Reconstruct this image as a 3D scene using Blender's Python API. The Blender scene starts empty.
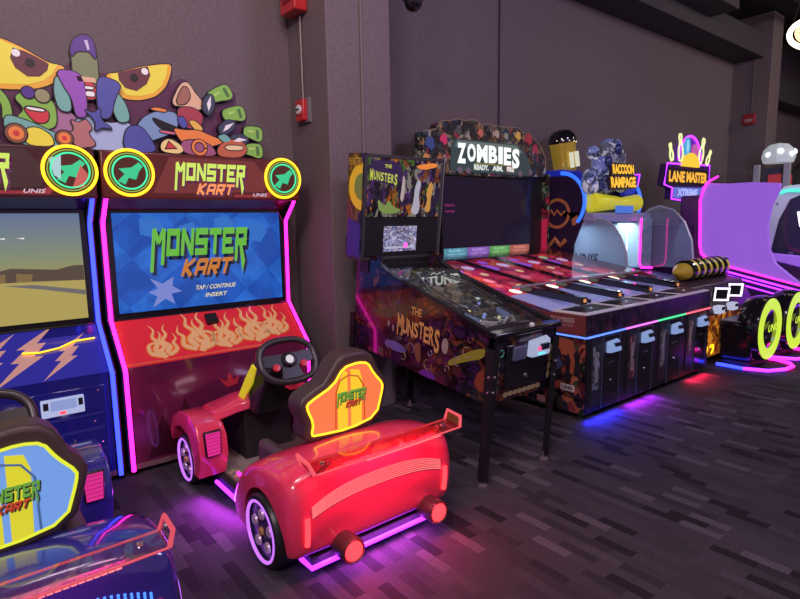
import bpy, bmesh, math, random
from mathutils import Vector, Matrix
from mathutils.bvhtree import BVHTree

random.seed(7)
SC = bpy.context.scene
COL = SC.collection
PI = math.pi

# ------------------------------------------------------------------ materials
def new_mat(name):
    m = bpy.data.materials.new(name)
    m.use_nodes = True
    nt = m.node_tree
    return m, nt, nt.nodes['Principled BSDF']

def mat(name, col, rough=.5, metal=0., em=None, es=0., coat=0., spec=.5):
    m, nt, b = new_mat(name)
    b.inputs['Base Color'].default_value = (*col, 1)
    b.inputs['Roughness'].default_value = rough
    b.inputs['Metallic'].default_value = metal
    b.inputs['Specular IOR Level'].default_value = spec
    if coat:
        b.inputs['Coat Weight'].default_value = coat
        b.inputs['Coat Roughness'].default_value = .05
    if em:
        b.inputs['Emission Color'].default_value = (*em, 1)
        b.inputs['Emission Strength'].default_value = es
    return m

def glow(name, col, s=1.):
    return mat(name, (.02, .02, .02), .5, 0, col, s)

def ramp(nt, cols, interp='CONSTANT'):
    r = nt.nodes.new('ShaderNodeValToRGB')
    cr = r.color_ramp
    cr.interpolation = interp
    n = len(cols)
    while len(cr.elements) < n:
        cr.elements.new(.5)
    for i, c in enumerate(cols):
        p, cc = c if isinstance(c[0], (int, float)) and len(c) == 2 else (i / n, c)
        cr.elements[i].position = p
        cr.elements[i].color = (*cc, 1)
    return r

def art(name, cols, scale=9., em=0., rough=.25, dark=.5, noise=6., stretch=(1, 1, 1), coat=.0):
    """a busy printed picture: cells of random printed colours, ink lines between them"""
    m, nt, b = new_mat(name)
    N, L = nt.nodes, nt.links
    tc = N.new('ShaderNodeTexCoord')
    mp = N.new('ShaderNodeMapping'); mp.inputs['Scale'].default_value = stretch
    L.new(tc.outputs['Object'], mp.inputs[0])
    nz = N.new('ShaderNodeTexNoise'); nz.inputs['Scale'].default_value = noise; nz.inputs['Detail'].default_value = 3
    L.new(mp.outputs[0], nz.inputs['Vector'])
    mx = N.new('ShaderNodeVectorMath'); mx.operation = 'MULTIPLY_ADD'
    mx.inputs[1].default_value = (.22, .22, .22)
    L.new(nz.outputs['Color'], mx.inputs[0]); L.new(mp.outputs[0], mx.inputs[2])
    v = N.new('ShaderNodeTexVoronoi'); v.inputs['Scale'].default_value = scale
    L.new(mx.outputs[0], v.inputs['Vector'])
    sp = N.new('ShaderNodeSeparateColor'); L.new(v.outputs['Color'], sp.inputs[0])
    r = ramp(nt, cols); L.new(sp.outputs[0], r.inputs[0])
    v2 = N.new('ShaderNodeTexVoronoi'); v2.feature = 'DISTANCE_TO_EDGE'; v2.inputs['Scale'].default_value = scale * .55
    L.new(mx.outputs[0], v2.inputs['Vector'])
    r2 = ramp(nt, [(0., (dark * .1,) * 3), (.12, (1, 1, 1))], 'LINEAR'); L.new(v2.outputs['Distance'], r2.inputs[0])
    mu = N.new('ShaderNodeMix'); mu.data_type = 'RGBA'; mu.blend_type = 'MULTIPLY'; mu.inputs[0].default_value = 1
    L.new(r.outputs[0], mu.inputs[6]); L.new(r2.outputs[0], mu.inputs[7])
    L.new(mu.outputs[2], b.inputs['Base Color'])
    b.inputs['Roughness'].default_value = rough
    b.inputs['Coat Weight'].default_value = coat
    b.inputs['Coat Roughness'].default_value = .06
    if em:
        L.new(mu.outputs[2], b.inputs['Emission Color'])
        b.inputs['Emission Strength'].default_value = em
    return m

def clear(name, tint=(1, 1, 1), gl=.12, rough=.03, body=None, bodyw=0.):
    """a thin pane: see-through, a glossy film, optionally some body colour of its own"""
    m = bpy.data.materials.new(name); m.use_nodes = True
    nt = m.node_tree; N, L = nt.nodes, nt.links
    N.remove(N['Principled BSDF'])
    out = N['Material Output']
    t = N.new('ShaderNodeBsdfTransparent'); t.inputs[0].default_value = (*tint, 1)
    g = N.new('ShaderNodeBsdfGlossy'); g.inputs['Roughness'].default_value = rough
    fr = N.new('ShaderNodeFresnel'); fr.inputs[0].default_value = 1.45
    ad = N.new('ShaderNodeMath'); ad.operation = 'ADD'; ad.use_clamp = True; ad.inputs[1].default_value = gl - .04
    L.new(fr.outputs[0], ad.inputs[0])
    ge = N.new('ShaderNodeNewGeometry'); iv = N.new('ShaderNodeMath'); iv.operation = 'SUBTRACT'; iv.inputs[0].default_value = 1
    L.new(ge.outputs['Backfacing'], iv.inputs[1])
    mm = N.new('ShaderNodeMath'); mm.operation = 'MULTIPLY'; L.new(ad.outputs[0], mm.inputs[0]); L.new(iv.outputs[0], mm.inputs[1]); ad = mm
    mx = N.new('ShaderNodeMixShader'); L.new(ad.outputs[0], mx.inputs[0]); L.new(t.outputs[0], mx.inputs[1]); L.new(g.outputs[0], mx.inputs[2])
    last = mx
    if body:
        d = N.new('ShaderNodeBsdfDiffuse'); d.inputs[0].default_value = (*body, 1)
        tr = N.new('ShaderNodeBsdfTranslucent'); tr.inputs[0].default_value = (*body, 1); dd = N.new('ShaderNodeMixShader'); dd.inputs[0].default_value = .5
        L.new(d.outputs[0], dd.inputs[1]); L.new(tr.outputs[0], dd.inputs[2]); d = dd
        m2 = N.new('ShaderNodeMixShader'); m2.inputs[0].default_value = bodyw
        L.new(mx.outputs[0], m2.inputs[1]); L.new(d.outputs[0], m2.inputs[2]); last = m2
    L.new(last.outputs[0], out.inputs[0])
    return m

# ------------------------------------------------------------------ mesh builder
class Fr:
    """a drawing plane: origin, u axis, v axis; n points out of the face"""
    def __init__(s, o, u, v):
        s.o = Vector(o); s.u = Vector(u).normalized(); s.v = Vector(v)
        s.v = (s.v - s.u * s.v.dot(s.u)).normalized(); s.n = s.u.cross(s.v)
    def __call__(s, a, b, n=0.):
        return s.o + s.u * a + s.v * b + s.n * n

def XZ(y=0.):      # faces -Y (towards the aisle)
    return Fr((0, y, 0), (1, 0, 0), (0, 0, 1))
def YZL(x=0.):     # faces -X ; u runs along -Y
    return Fr((x, 0, 0), (0, -1, 0), (0, 0, 1))

class B:
    def __init__(s, M=None):
        s.v = []; s.f = []; s.M = M
    def pt(s, p):
        p = Vector(p)
        if s.M: p = s.M @ p
        s.v.append(p); return len(s.v) - 1
    def poly(s, pts): s.f.append([s.pt(p) for p in pts])
    def box(s, x0, x1, y0, y1, z0, z1):
        c = [s.pt((x, y, z)) for z in (z0, z1) for y in (y0, y1) for x in (x0, x1)]
        for q in ((0, 2, 3, 1), (4, 5, 7, 6), (0, 1, 5, 4), (2, 6, 7, 3), (0, 4, 6, 2), (1, 3, 7, 5)):
            s.f.append([c[i] for i in q])
        return s
    def prism(s, pts, fr, n0=0., n1=.01):
        a = sum(pts[i][0] * pts[(i + 1) % len(pts)][1] - pts[(i + 1) % len(pts)][0] * pts[i][1] for i in range(len(pts)))
        if a < 0: pts = pts[::-1]
        lo = [s.pt(fr(p[0], p[1], n0)) for p in pts]; hi = [s.pt(fr(p[0], p[1], n1)) for p in pts]
        s.f.append(hi); s.f.append(lo[::-1]); k = len(pts)
        for i in range(k):
            j = (i + 1) % k; s.f.append([lo[i], lo[j], hi[j], hi[i]])
        return s
    def flat(s, pts, fr, n=.001): return s.prism(pts, fr, n - .004, n)
    def rings(s, rs, cap=True, closed=True):
        R = [[s.pt(p) for p in r] for r in rs]; k = len(R[0])
        for a, b in zip(R[:-1], R[1:]):
            for i in range(k if closed else k - 1):
                j = (i + 1) % k; s.f.append([a[i], a[j], b[j], b[i]])
        if cap:
            s.f.append(R[0][::-1]); s.f.append(R[-1])
        return s
    def tube(s, path, r, seg=8, closed=False):
        P = [Vector(p) for p in path]; n = len(P); rs = []
        up = None
        for i in range(n):
            if closed: t = (P[(i + 1) % n] - P[i - 1])
            else: t = P[min(i + 1, n - 1)] - P[max(i - 1, 0)]
            t.normalize()
            if up is None:
                up = Vector((0, 0, 1)) if abs(t.z) < .9 else Vector((0, 1, 0))
            a = (up - t * up.dot(t)).normalized(); up = a; b = t.cross(a)
            rr = r[i] if isinstance(r, (list, tuple)) else r
            rs.append([P[i] + (a * math.cos(q) + b * math.sin(q)) * rr for q in [2 * PI * k / seg for k in range(seg)]])
        if closed: rs.append(rs[0])
        return s.rings(rs, cap=not closed)
    def lathe(s, prof, o, axis, seg=32, cap=True):
        o = Vector(o); w = Vector(axis).normalized()
        a = w.orthogonal().normalized(); b = w.cross(a)
        return s.rings([[o + w * h + (a * math.cos(q) + b * math.sin(q)) * max(r, 1e-4) for q in [2 * PI * k / seg for k in range(seg)]] for r, h in prof], cap)
    def torus(s, o, axis, R, r, seg=40, ms=10):
        o = Vector(o); w = Vector(axis).normalized(); a = w.orthogonal().normalized(); b = w.cross(a)
        return s.tube([o + (a * math.cos(q) + b * math.sin(q)) * R for q in [2 * PI * k / seg for k in range(seg)]], r, ms, True)
    def text(s, txt, fr, cx, cy, w, h, n=.001, d=.004, bold=.02, shear=0., fit=None):
        v, f = glyphs(txt, bold)
        x0 = min(p[0] for p in v); x1 = max(p[0] for p in v); y0 = min(p[1] for p in v); y1 = max(p[1] for p in v)
        nn = len(v)
        for off in (n, ):
            idx = []
            for p in v:
                a = (p[0] - x0) / (x1 - x0) - .5; b = (p[1] - y0) / (y1 - y0) - .5
                q = (a * w + shear * b * h, b * h)
                if fit: q = fit(a, b)
                idx.append(s.pt(fr(cx + q[0], cy + q[1], off)))
            for q in f: s.f.append([idx[i] for i in q])
        return s
    def build(s, name, m, parent=None, smooth=False, bevel=0., sub=0, bseg=2, ang=40):
        me = bpy.data.meshes.new(name)
        me.from_pydata([tuple(v) for v in s.v], [], s.f)
        me.update()
        o = bpy.data.objects.new(name, me); COL.objects.link(o)
        bm = bmesh.new(); bm.from_mesh(me)
        if smooth or bevel or sub: bmesh.ops.remove_doubles(bm, verts=bm.verts, dist=1e-5)
        bmesh.ops.recalc_face_normals(bm, faces=bm.faces); bm.to_mesh(me); bm.free()
        me.materials.append(m)
        if parent: o.parent = parent
        if bevel:
            k = o.modifiers.new('bevel', 'BEVEL'); k.width = bevel; k.segments = bseg; k.limit_method = 'ANGLE'; k.angle_limit = math.radians(35)
        if sub:
            k = o.modifiers.new('sub', 'SUBSURF'); k.levels = sub; k.render_levels = sub
        if smooth or bevel or sub:
            for p in me.polygons: p.use_smooth = True
            if not sub:
                me.set_sharp_from_angle(angle=math.radians(ang))
        return o

_gl = {}
def glyphs(txt, bold):
    k = (txt, bold)
    if k in _gl: return _gl[k]
    c = bpy.data.curves.new('t', 'FONT'); c.body = txt; c.size = 1; c.offset = bold; c.resolution_u = 3
    o = bpy.data.objects.new('t', c); COL.objects.link(o)
    bpy.context.view_layer.update()
    me = bpy.data.meshes.new_from_object(o.evaluated_get(bpy.context.evaluated_depsgraph_get()))
    r = ([(v.co.x, v.co.y) for v in me.vertices], [list(p.vertices) for p in me.polygons])
    bpy.data.objects.remove(o); bpy.data.curves.remove(c); bpy.data.meshes.remove(me)
    _gl[k] = r
    return r

# angular block capitals: strokes on a unit square
BLK = {'M': [(.12, 0, .12, 1), (.88, 0, .88, 1), (.14, .98, .5, .5), (.86, .98, .5, .5)],
       'O': [(.14, 0, .14, 1), (.86, 0, .86, 1), (.0, .87, 1, .87), (0, .13, 1, .13)],
       'N': [(.13, 0, .13, 1), (.87, 0, .87, 1), (.12, .95, .88, .05)],
       'S': [(0, .88, 1, .88), (0, .5, 1, .5), (0, .12, 1, .12), (.13, .45, .13, 1), (.87, 0, .87, .55)],
       'T': [(0, .87, 1, .87), (.5, 0, .5, 1)],
       'E': [(.14, 0, .14, 1), (0, .88, 1, .88), (0, .5, .8, .5), (0, .12, 1, .12)],
       'R': [(.14, 0, .14, 1), (0, .88, 1, .88), (0, .45, 1, .45), (.86, .45, .86, 1), (.45, .45, .88, 0)],
       'K': [(.14, 0, .14, 1), (.2, .5, .85, 1), (.2, .5, .88, 0)],
       'A': [(.13, 0, .13, .9), (.87, 0, .87, .9), (.1, .88, .9, .88), (.1, .4, .9, .4)]}
def block(b, word, fr, cx, cy, w, h, n, tail=0., slant=.12, t=.25, gap=.12, arch=0.):
    L = len(word); cw = 1 / (L + gap * (L - 1))
    for i, ch in enumerate(word):
        ox = i * cw * (1 + gap)
        ends = tail if i in (0, L - 1) else 0.
        for (x0, y0, x1, y1) in BLK[ch]:
            d = Vector((x1 - x0, y1 - y0)); l = d.length; d /= l; q = Vector((-d.y, d.x)) * t / 2
            P = [Vector((x0, y0)) - q, Vector((x1, y1)) - q, Vector((x1, y1)) + q, Vector((x0, y0)) + q]
            out = []
            for p in P:
                X = ox + p.x * cw - .5; Y = p.y
                if ends and Y < .35: Y -= ends * (1 - Y / .35) * (1.0 if (p.x < .5) == (i == 0) else .55)
                Y = Y - .5 + arch * (1 - 4 * X * X)
                out.append(fr(cx + X * w + slant * Y * h, cy + Y * h, n))
            b.poly(out)

def logo(M1, M2, M3, fr, cx, cy, w, n, parent, drop=.010, nm='logo'):
    """the two-line MONSTER / KART wordmark with a dark drop shade printed behind"""
    h = w * (.245 if nm == 'sign' else .28)
    sh = B(); block(sh, 'MONSTER', fr, cx + drop, cy - drop * 1.3, w, h, n, .55, t=.30); block(sh, 'KART', fr, cx + w * .05 + drop, cy - h * .95 - drop * 1.2, w * .52, h * .62, n, 0, .35, t=.32)
    sh.build(nm + '_shadow', M3, parent)
    b = B(); block(b, 'MONSTER', fr, cx, cy, w, h, n + .0015, .55); b.build(nm + '_upper_word', M1, parent)
    b = B(); block(b, 'KART', fr, cx + w * .05, cy - h * .95, w * .52, h * .62, n + .0015, 0, .35); b.build(nm + '_lower_word', M2, parent)

def thing(name, label, cat, loc=(0, 0, 0), rz=0., group=None):
    o = bpy.data.objects.new(name, None); COL.objects.link(o)
    o.empty_display_size = .1
    o.location = loc; o.rotation_euler = (0, 0, rz)
    o['label'] = label; o['category'] = cat
    if group: o['group'] = group
    return o
def tag(o, label, cat, group=None):
    o['label'] = label; o['category'] = cat
    if group: o['group'] = group
    return o
def struct(o): o['kind'] = 'structure'; return o
def lab(o, l): o['label'] = l; return o

def circ(cx, cy, r, n=24, r2=None, a0=0, a1=2 * PI):
    r2 = r2 or r
    m = n if abs(a1 - a0) > 6.2 else n + 1
    return [(cx + r * math.cos(a0 + (a1 - a0) * i / n), cy + r2 * math.sin(a0 + (a1 - a0) * i / n)) for i in range(m)]
def arcband(cx, cy, R, r, a0, a1, n=20):
    return circ(cx, cy, R, n, None, a0, a1) + circ(cx, cy, r, n, None, a1, a0)

def soft(P, k=2):
    for _ in range(k):
        Q = []
        for i in range(len(P)):
            a, b = P[i], P[(i + 1) % len(P)]
            Q += [(a[0] * .78 + b[0] * .22, a[1] * .78 + b[1] * .22), (a[0] * .22 + b[0] * .78, a[1] * .22 + b[1] * .78)]
        P = Q
    return P
def grow(P, d):
    n = len(P); A = sum(P[i][0] * P[(i + 1) % n][1] - P[(i + 1) % n][0] * P[i][1] for i in range(n)); sg = 1 if A > 0 else -1
    out = []
    for i in range(n):
        a = Vector(P[i - 1]); b = Vector(P[i]); c = Vector(P[(i + 1) % n])
        e = (b - a).normalized(); f = (c - b).normalized()
        m = Vector((e.y + f.y, -e.x - f.x)) * sg
        if m.length < 1e-6: m = Vector((e.y, -e.x)) * sg
        m.normalize(); k = max(.5, m.dot(Vector((e.y, -e.x)) * sg))
        q = b + m * d / k; out.append((q.x, q.y))
    return out
def tongue(path, w, k=7):
    """a tapering curled lick along a smooth path"""
    P = [Vector(p) for p in path]; Q = []
    for i in range(len(P) - 1):
        a = P[max(i - 1, 0)]; b = P[i]; c = P[i + 1]; d = P[min(i + 2, len(P) - 1)]
        for j in range(k):
            t = j / k
            Q.append(.5 * ((2 * b) + (c - a) * t + (2 * a - 5 * b + 4 * c - d) * t * t + (3 * b - a - 3 * c + d) * t ** 3))
    Q.append(P[-1]); n = len(Q); Lf = []; Rt = []
    for i in range(n):
        t = (Q[min(i + 1, n - 1)] - Q[max(i - 1, 0)]).normalized(); q = Vector((-t.y, t.x)); f = i / (n - 1)
        r = w * (math.sin(PI * min(1, f * 1.4 + .22)) if f < .2 else (1 - f) ** .8) * .5
        Lf.append(tuple(Q[i] + q * r)); Rt.append(tuple(Q[i] - q * r))
    return Lf + Rt[::-1][1:]

# ------------------------------------------------------------------ palette
black = mat('black_plastic', (.012, .011, .013), .35)
blackm = mat('black_matt', (.018, .016, .018), .6)
blackg = mat('black_gloss', (.01, .009, .012), .12, coat=.5)
rubber = mat('rubber', (.014, .013, .016), .38)
chrome = mat('chrome', (.75, .75, .78), .18, 1.)
steel = mat('steel', (.45, .45, .48), .3, 1.)
white = mat('white_plastic', (.7, .7, .72), .35)
gold = mat('gold_print', (.62, .40, .10), .3, coat=.3)
ink = mat('ink', (.006, .006, .008), .4)

n_pink = glow('neon_pink', (1, .013, .46), 5.0)
n_blue = glow('neon_blue', (.02, .035, 1), 5.0)
n_purple = glow('neon_purple', (.30, .02, 1), 4.5)
n_yellow = glow('neon_amber', (1, .50, .01), 2.4)
n_green = glow('neon_green', (.05, 1, .45), 1.0)
n_cyan = glow('neon_cyan', (.1, .7, 1), 1.4)
n_white = glow('neon_white', (.8, .85, 1), 1.6)
n_red = glow('neon_red', (1, .03, .04), 3.2)
n_orange = glow('neon_orange', (1, .33, .03), 1.4)
n_lime = glow('neon_lime', (.62, .85, .04), 1.0)

# ------------------------------------------------------------------ setting
def carpet():
    m, nt, b = new_mat('carpet')
    N, L = nt.nodes, nt.links
    g = N.new('ShaderNodeNewGeometry')
    def brick(sc, w, h, c1, c2, off):
        mp = N.new('ShaderNodeMapping'); mp.inputs['Location'].default_value = off; mp.inputs['Rotation'].default_value = (0, 0, PI / 2)
        L.new(g.outputs['Position'], mp.inputs[0])
        t = N.new('ShaderNodeTexBrick'); t.inputs['Scale'].default_value = sc; t.inputs['Brick Width'].default_value = w; t.inputs['Row Height'].default_value = h
        t.inputs['Mortar Size'].default_value = 0; t.inputs['Bias'].default_value = 0
        t.inputs['Color1'].default_value = (*c1, 1); t.inputs['Color2'].default_value = (*c2, 1)
        t.offset = .43; L.new(mp.outputs[0], t.inputs[0]); return t
    t = brick(1, .19, .055, (0, 0, 0), (1, 1, 1), (.03, .02, 0))
    r = ramp(nt, [(0., (.018, .014, .018)), (.09, (.032, .026, .033)), (.18, (.045, .037, .046)), (.50, (.051, .042, .052)), (.84, (.060, .050, .061)), (.91, (.088, .074, .088))], 'CONSTANT')
    L.new(t.outputs['Color'], r.inputs[0])
    t2 = brick(1, 1.0, .5, (.8, .8, .8), (1.15, 1.15, 1.15), (0, .1, 0))
    n = N.new('ShaderNodeTexNoise'); n.inputs['Scale'].default_value = 160; n.inputs['Detail'].default_value = 2
    L.new(g.outputs['Position'], n.inputs['Vector'])
    w = N.new('ShaderNodeTexWave'); w.inputs['Scale'].default_value = 32; w.inputs['Distortion'].default_value = 1.5; w.bands_direction = 'X'
    L.new(g.outputs['Position'], w.inputs['Vector'])
    r3 = ramp(nt, [(0.25, (.45, .45, .45)), (.75, (1.5, 1.5, 1.5))], 'LINEAR'); L.new(n.outputs['Fac'], r3.inputs[0])
    r4 = ramp(nt, [(0., (.78, .78, .78)), (1., (1.15, 1.15, 1.15))], 'LINEAR'); L.new(w.outputs['Fac'], r4.inputs[0])
    last = r.outputs[0]
    for o in (t2.outputs['Color'], r3.outputs[0], r4.outputs[0]):
        mu = N.new('ShaderNodeMix'); mu.data_type = 'RGBA'; mu.blend_type = 'MULTIPLY'; mu.inputs[0].default_value = 1
        L.new(last, mu.inputs[6]); L.new(o, mu.inputs[7]); last = mu.outputs[2]
    L.new(last, b.inputs['Base Color']); b.inputs['Roughness'].default_value = .85; b.inputs['Specular IOR Level'].default_value = .2
    bp = N.new('ShaderNodeBump'); bp.inputs['Strength'].default_value = .35; bp.inputs['Distance'].default_value = .004
    L.new(n.outputs['Fac'], bp.inputs['Height']); L.new(bp.outputs[0], b.inputs['Normal'])
    return m

def paint(name, col):
    m, nt, b = new_mat(name)
    N, L = nt.nodes, nt.links
    g = N.new('ShaderNodeNewGeometry'); n = N.new('ShaderNodeTexNoise'); n.inputs['Scale'].default_value = 45; n.inputs['Detail'].default_value = 4
    L.new(g.outputs['Position'], n.inputs['Vector'])
    r = ramp(nt, [(.3, tuple(c * .86 for c in col)), (.7, tuple(c * 1.12 for c in col))], 'LINEAR'); L.new(n.outputs['Fac'], r.inputs[0])
    L.new(r.outputs[0], b.inputs['Base Color']); b.inputs['Roughness'].default_value = .55; b.inputs['Specular IOR Level'].default_value = .35
    bp = N.new('ShaderNodeBump'); bp.inputs['Strength'].default_value = .15; bp.inputs['Distance'].default_value = .003
    L.new(n.outputs['Fac'], bp.inputs['Height']); L.new(bp.outputs[0], b.inputs['Normal'])
    return m
wallp = paint('wall_paint', (.155, .120, .128))
ceilp = mat('ceiling_black', (.022, .019, .022), .8)
ductp = mat('duct_paint', (.05, .045, .05), .6)

struct(B().box(-5, 20, -4, 4.5, -.1, 0).build('floor', carpet()))
struct(B().box(-5, 2.4, 4.11, 4.3, 0, 5).build('wall_back', wallp))
struct(B().box(2.6, 20, 4.45, 4.65, 0, 5).build('wall_right', wallp))
struct(B().box(17.6, 17.8, -4, 4.45, 0, 5).build('wall_far', wallp))
struct(B().box(2.22, 2.79, 3.55, 4.5, 0, 4.98).build('wall_column', wallp, bevel=.006))
struct(B().box(11.42, 11.88, 3.84, 4.46, 0, 4.98).build('wall_pillar', wallp, bevel=.006))
struct(B().box(-5, 20, -4, 4.65, 5., 5.2).build('ceiling', ceilp))
# boxed duct run along the top of the right wall, two depths, and a pipe under the ceiling
bb = B().box(2.8, 11.42, 3.95, 4.44, 4.24, 4.62); bb.box(6.2, 9.2, 3.55, 4.0, 4.45, 4.85)
struct(bb.build('trim_1', ductp, bevel=.01))
struct(B().box(11.88, 17.6, 4.1, 4.45, 3.7, 4.2).build('trim_2', ductp, bevel=.01))
struct(B().tube([(5.2, 3.3, 4.86), (13.0, 3.3, 4.86)], .045, 10).build('trim_3', steel, smooth=True))
struct(B().box(11.9, 17.6, 2.6, 2.9, 4.4, 5.).build('trim_4', ductp))

# ------------------------------------------------------------------ racing cabinets
CABS = 1.295
scr_cell = None
def screen_blue():
    m, nt, b = new_mat('kart_title_screen')
    N, L = nt.nodes, nt.links
    tc = N.new('ShaderNodeTexCoord'); mp = N.new('ShaderNodeMapping'); mp.inputs['Rotation'].default_value = (0, math.radians(38), 0)
    L.new(tc.outputs['Object'], mp.inputs[0])
    ch = N.new('ShaderNodeTexChecker'); ch.inputs['Scale'].default_value = 4.6; ch.inputs['Color1'].default_value = (.012, .095, .50, 1); ch.inputs['Color2'].default_value = (.02, .14, .62, 1)
    L.new(mp.outputs[0], ch.inputs['Vector'])
    nz = N.new('ShaderNodeTexNoise'); nz.inputs['Scale'].default_value = 7; nz.inputs['Detail'].default_value = 2; L.new(tc.outputs['Object'], nz.inputs['Vector'])
    r = ramp(nt, [(.42, (.75, .8, .85)), (.6, (1.2, 1.2, 1.15))], 'LINEAR'); L.new(nz.outputs['Fac'], r.inputs[0])
    mu = N.new('ShaderNodeMix'); mu.data_type = 'RGBA'; mu.blend_type = 'MULTIPLY'; mu.inputs[0].default_value = 1
    L.new(ch.outputs[0], mu.inputs[6]); L.new(r.outputs[0], mu.inputs[7])
    L.new(mu.outputs[2], b.inputs['Emission Color']); b.inputs['Emission Strength'].default_value = .85
    b.inputs['Base Color'].default_value = (.01, .01, .012, 1); b.inputs['Roughness'].default_value = .08
    return m
def screen_desert():
    m, nt, b = new_mat('kart_desert_screen')
    N, L = nt.nodes, nt.links
    tc = N.new('ShaderNodeTexCoord'); sx = N.new('ShaderNodeSeparateXYZ'); L.new(tc.outputs['Object'], sx.inputs[0])
    mr = N.new('ShaderNodeMapRange'); mr.inputs[1].default_value = .96; mr.inputs[2].default_value = 1.585; L.new(sx.outputs[2], mr.inputs[0])
    r = ramp(nt, [(0., (.40, .34, .085)), (.38, (.34, .28, .085)), (.45, (.30, .28, .11)), (.62, (.22, .26, .17)), (1., (.12, .17, .30))], 'LINEAR')
    L.new(mr.outputs[0], r.inputs[0])
    L.new(r.outputs[0], b.inputs['Emission Color']); b.inputs['Emission Strength'].default_value = .95
    b.inputs['Base Color'].default_value = (.01, .01, .012, 1); b.inputs['Roughness'].default_value = .08
    return m

def flame(x, y, s, flip=1):
    P = [(-.05, 0), (-.085, .07), (-.05, .13), (-.075, .2), (-.03, .26), (-.035, .2), (.0, .17), (.005, .11), (.03, .15), (.02, .21), (.06, .27), (.055, .2), (.09, .16), (.085, .1), (.06, .07), (.085, .02), (.04, -.05), (.045, .02), (.02, .06), (-.01, .03), (-.01, -.04), (-.045, -.08)]
    return [(x + flip * a * s, y + b * s) for a, b in P]
def swirl(x, y, s, flip=1):
    return [(x + flip * a * s, y + b * s) for a, b in [(-.03, -.02), (0, .03), (-.02, .08), (.02, .05), (.03, 0), (.0, -.03)]]
def bolt(x, y, s):
    return [(x + a * s, y + b * s) for a, b in [(-.24, -.24), (-.07, -.045), (-.12, -.04), (-.025, .06), (-.075, .065), (.17, .25), (.045, .10), (.10, .10), (.015, -.005), (.07, -.01)]]

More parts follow.
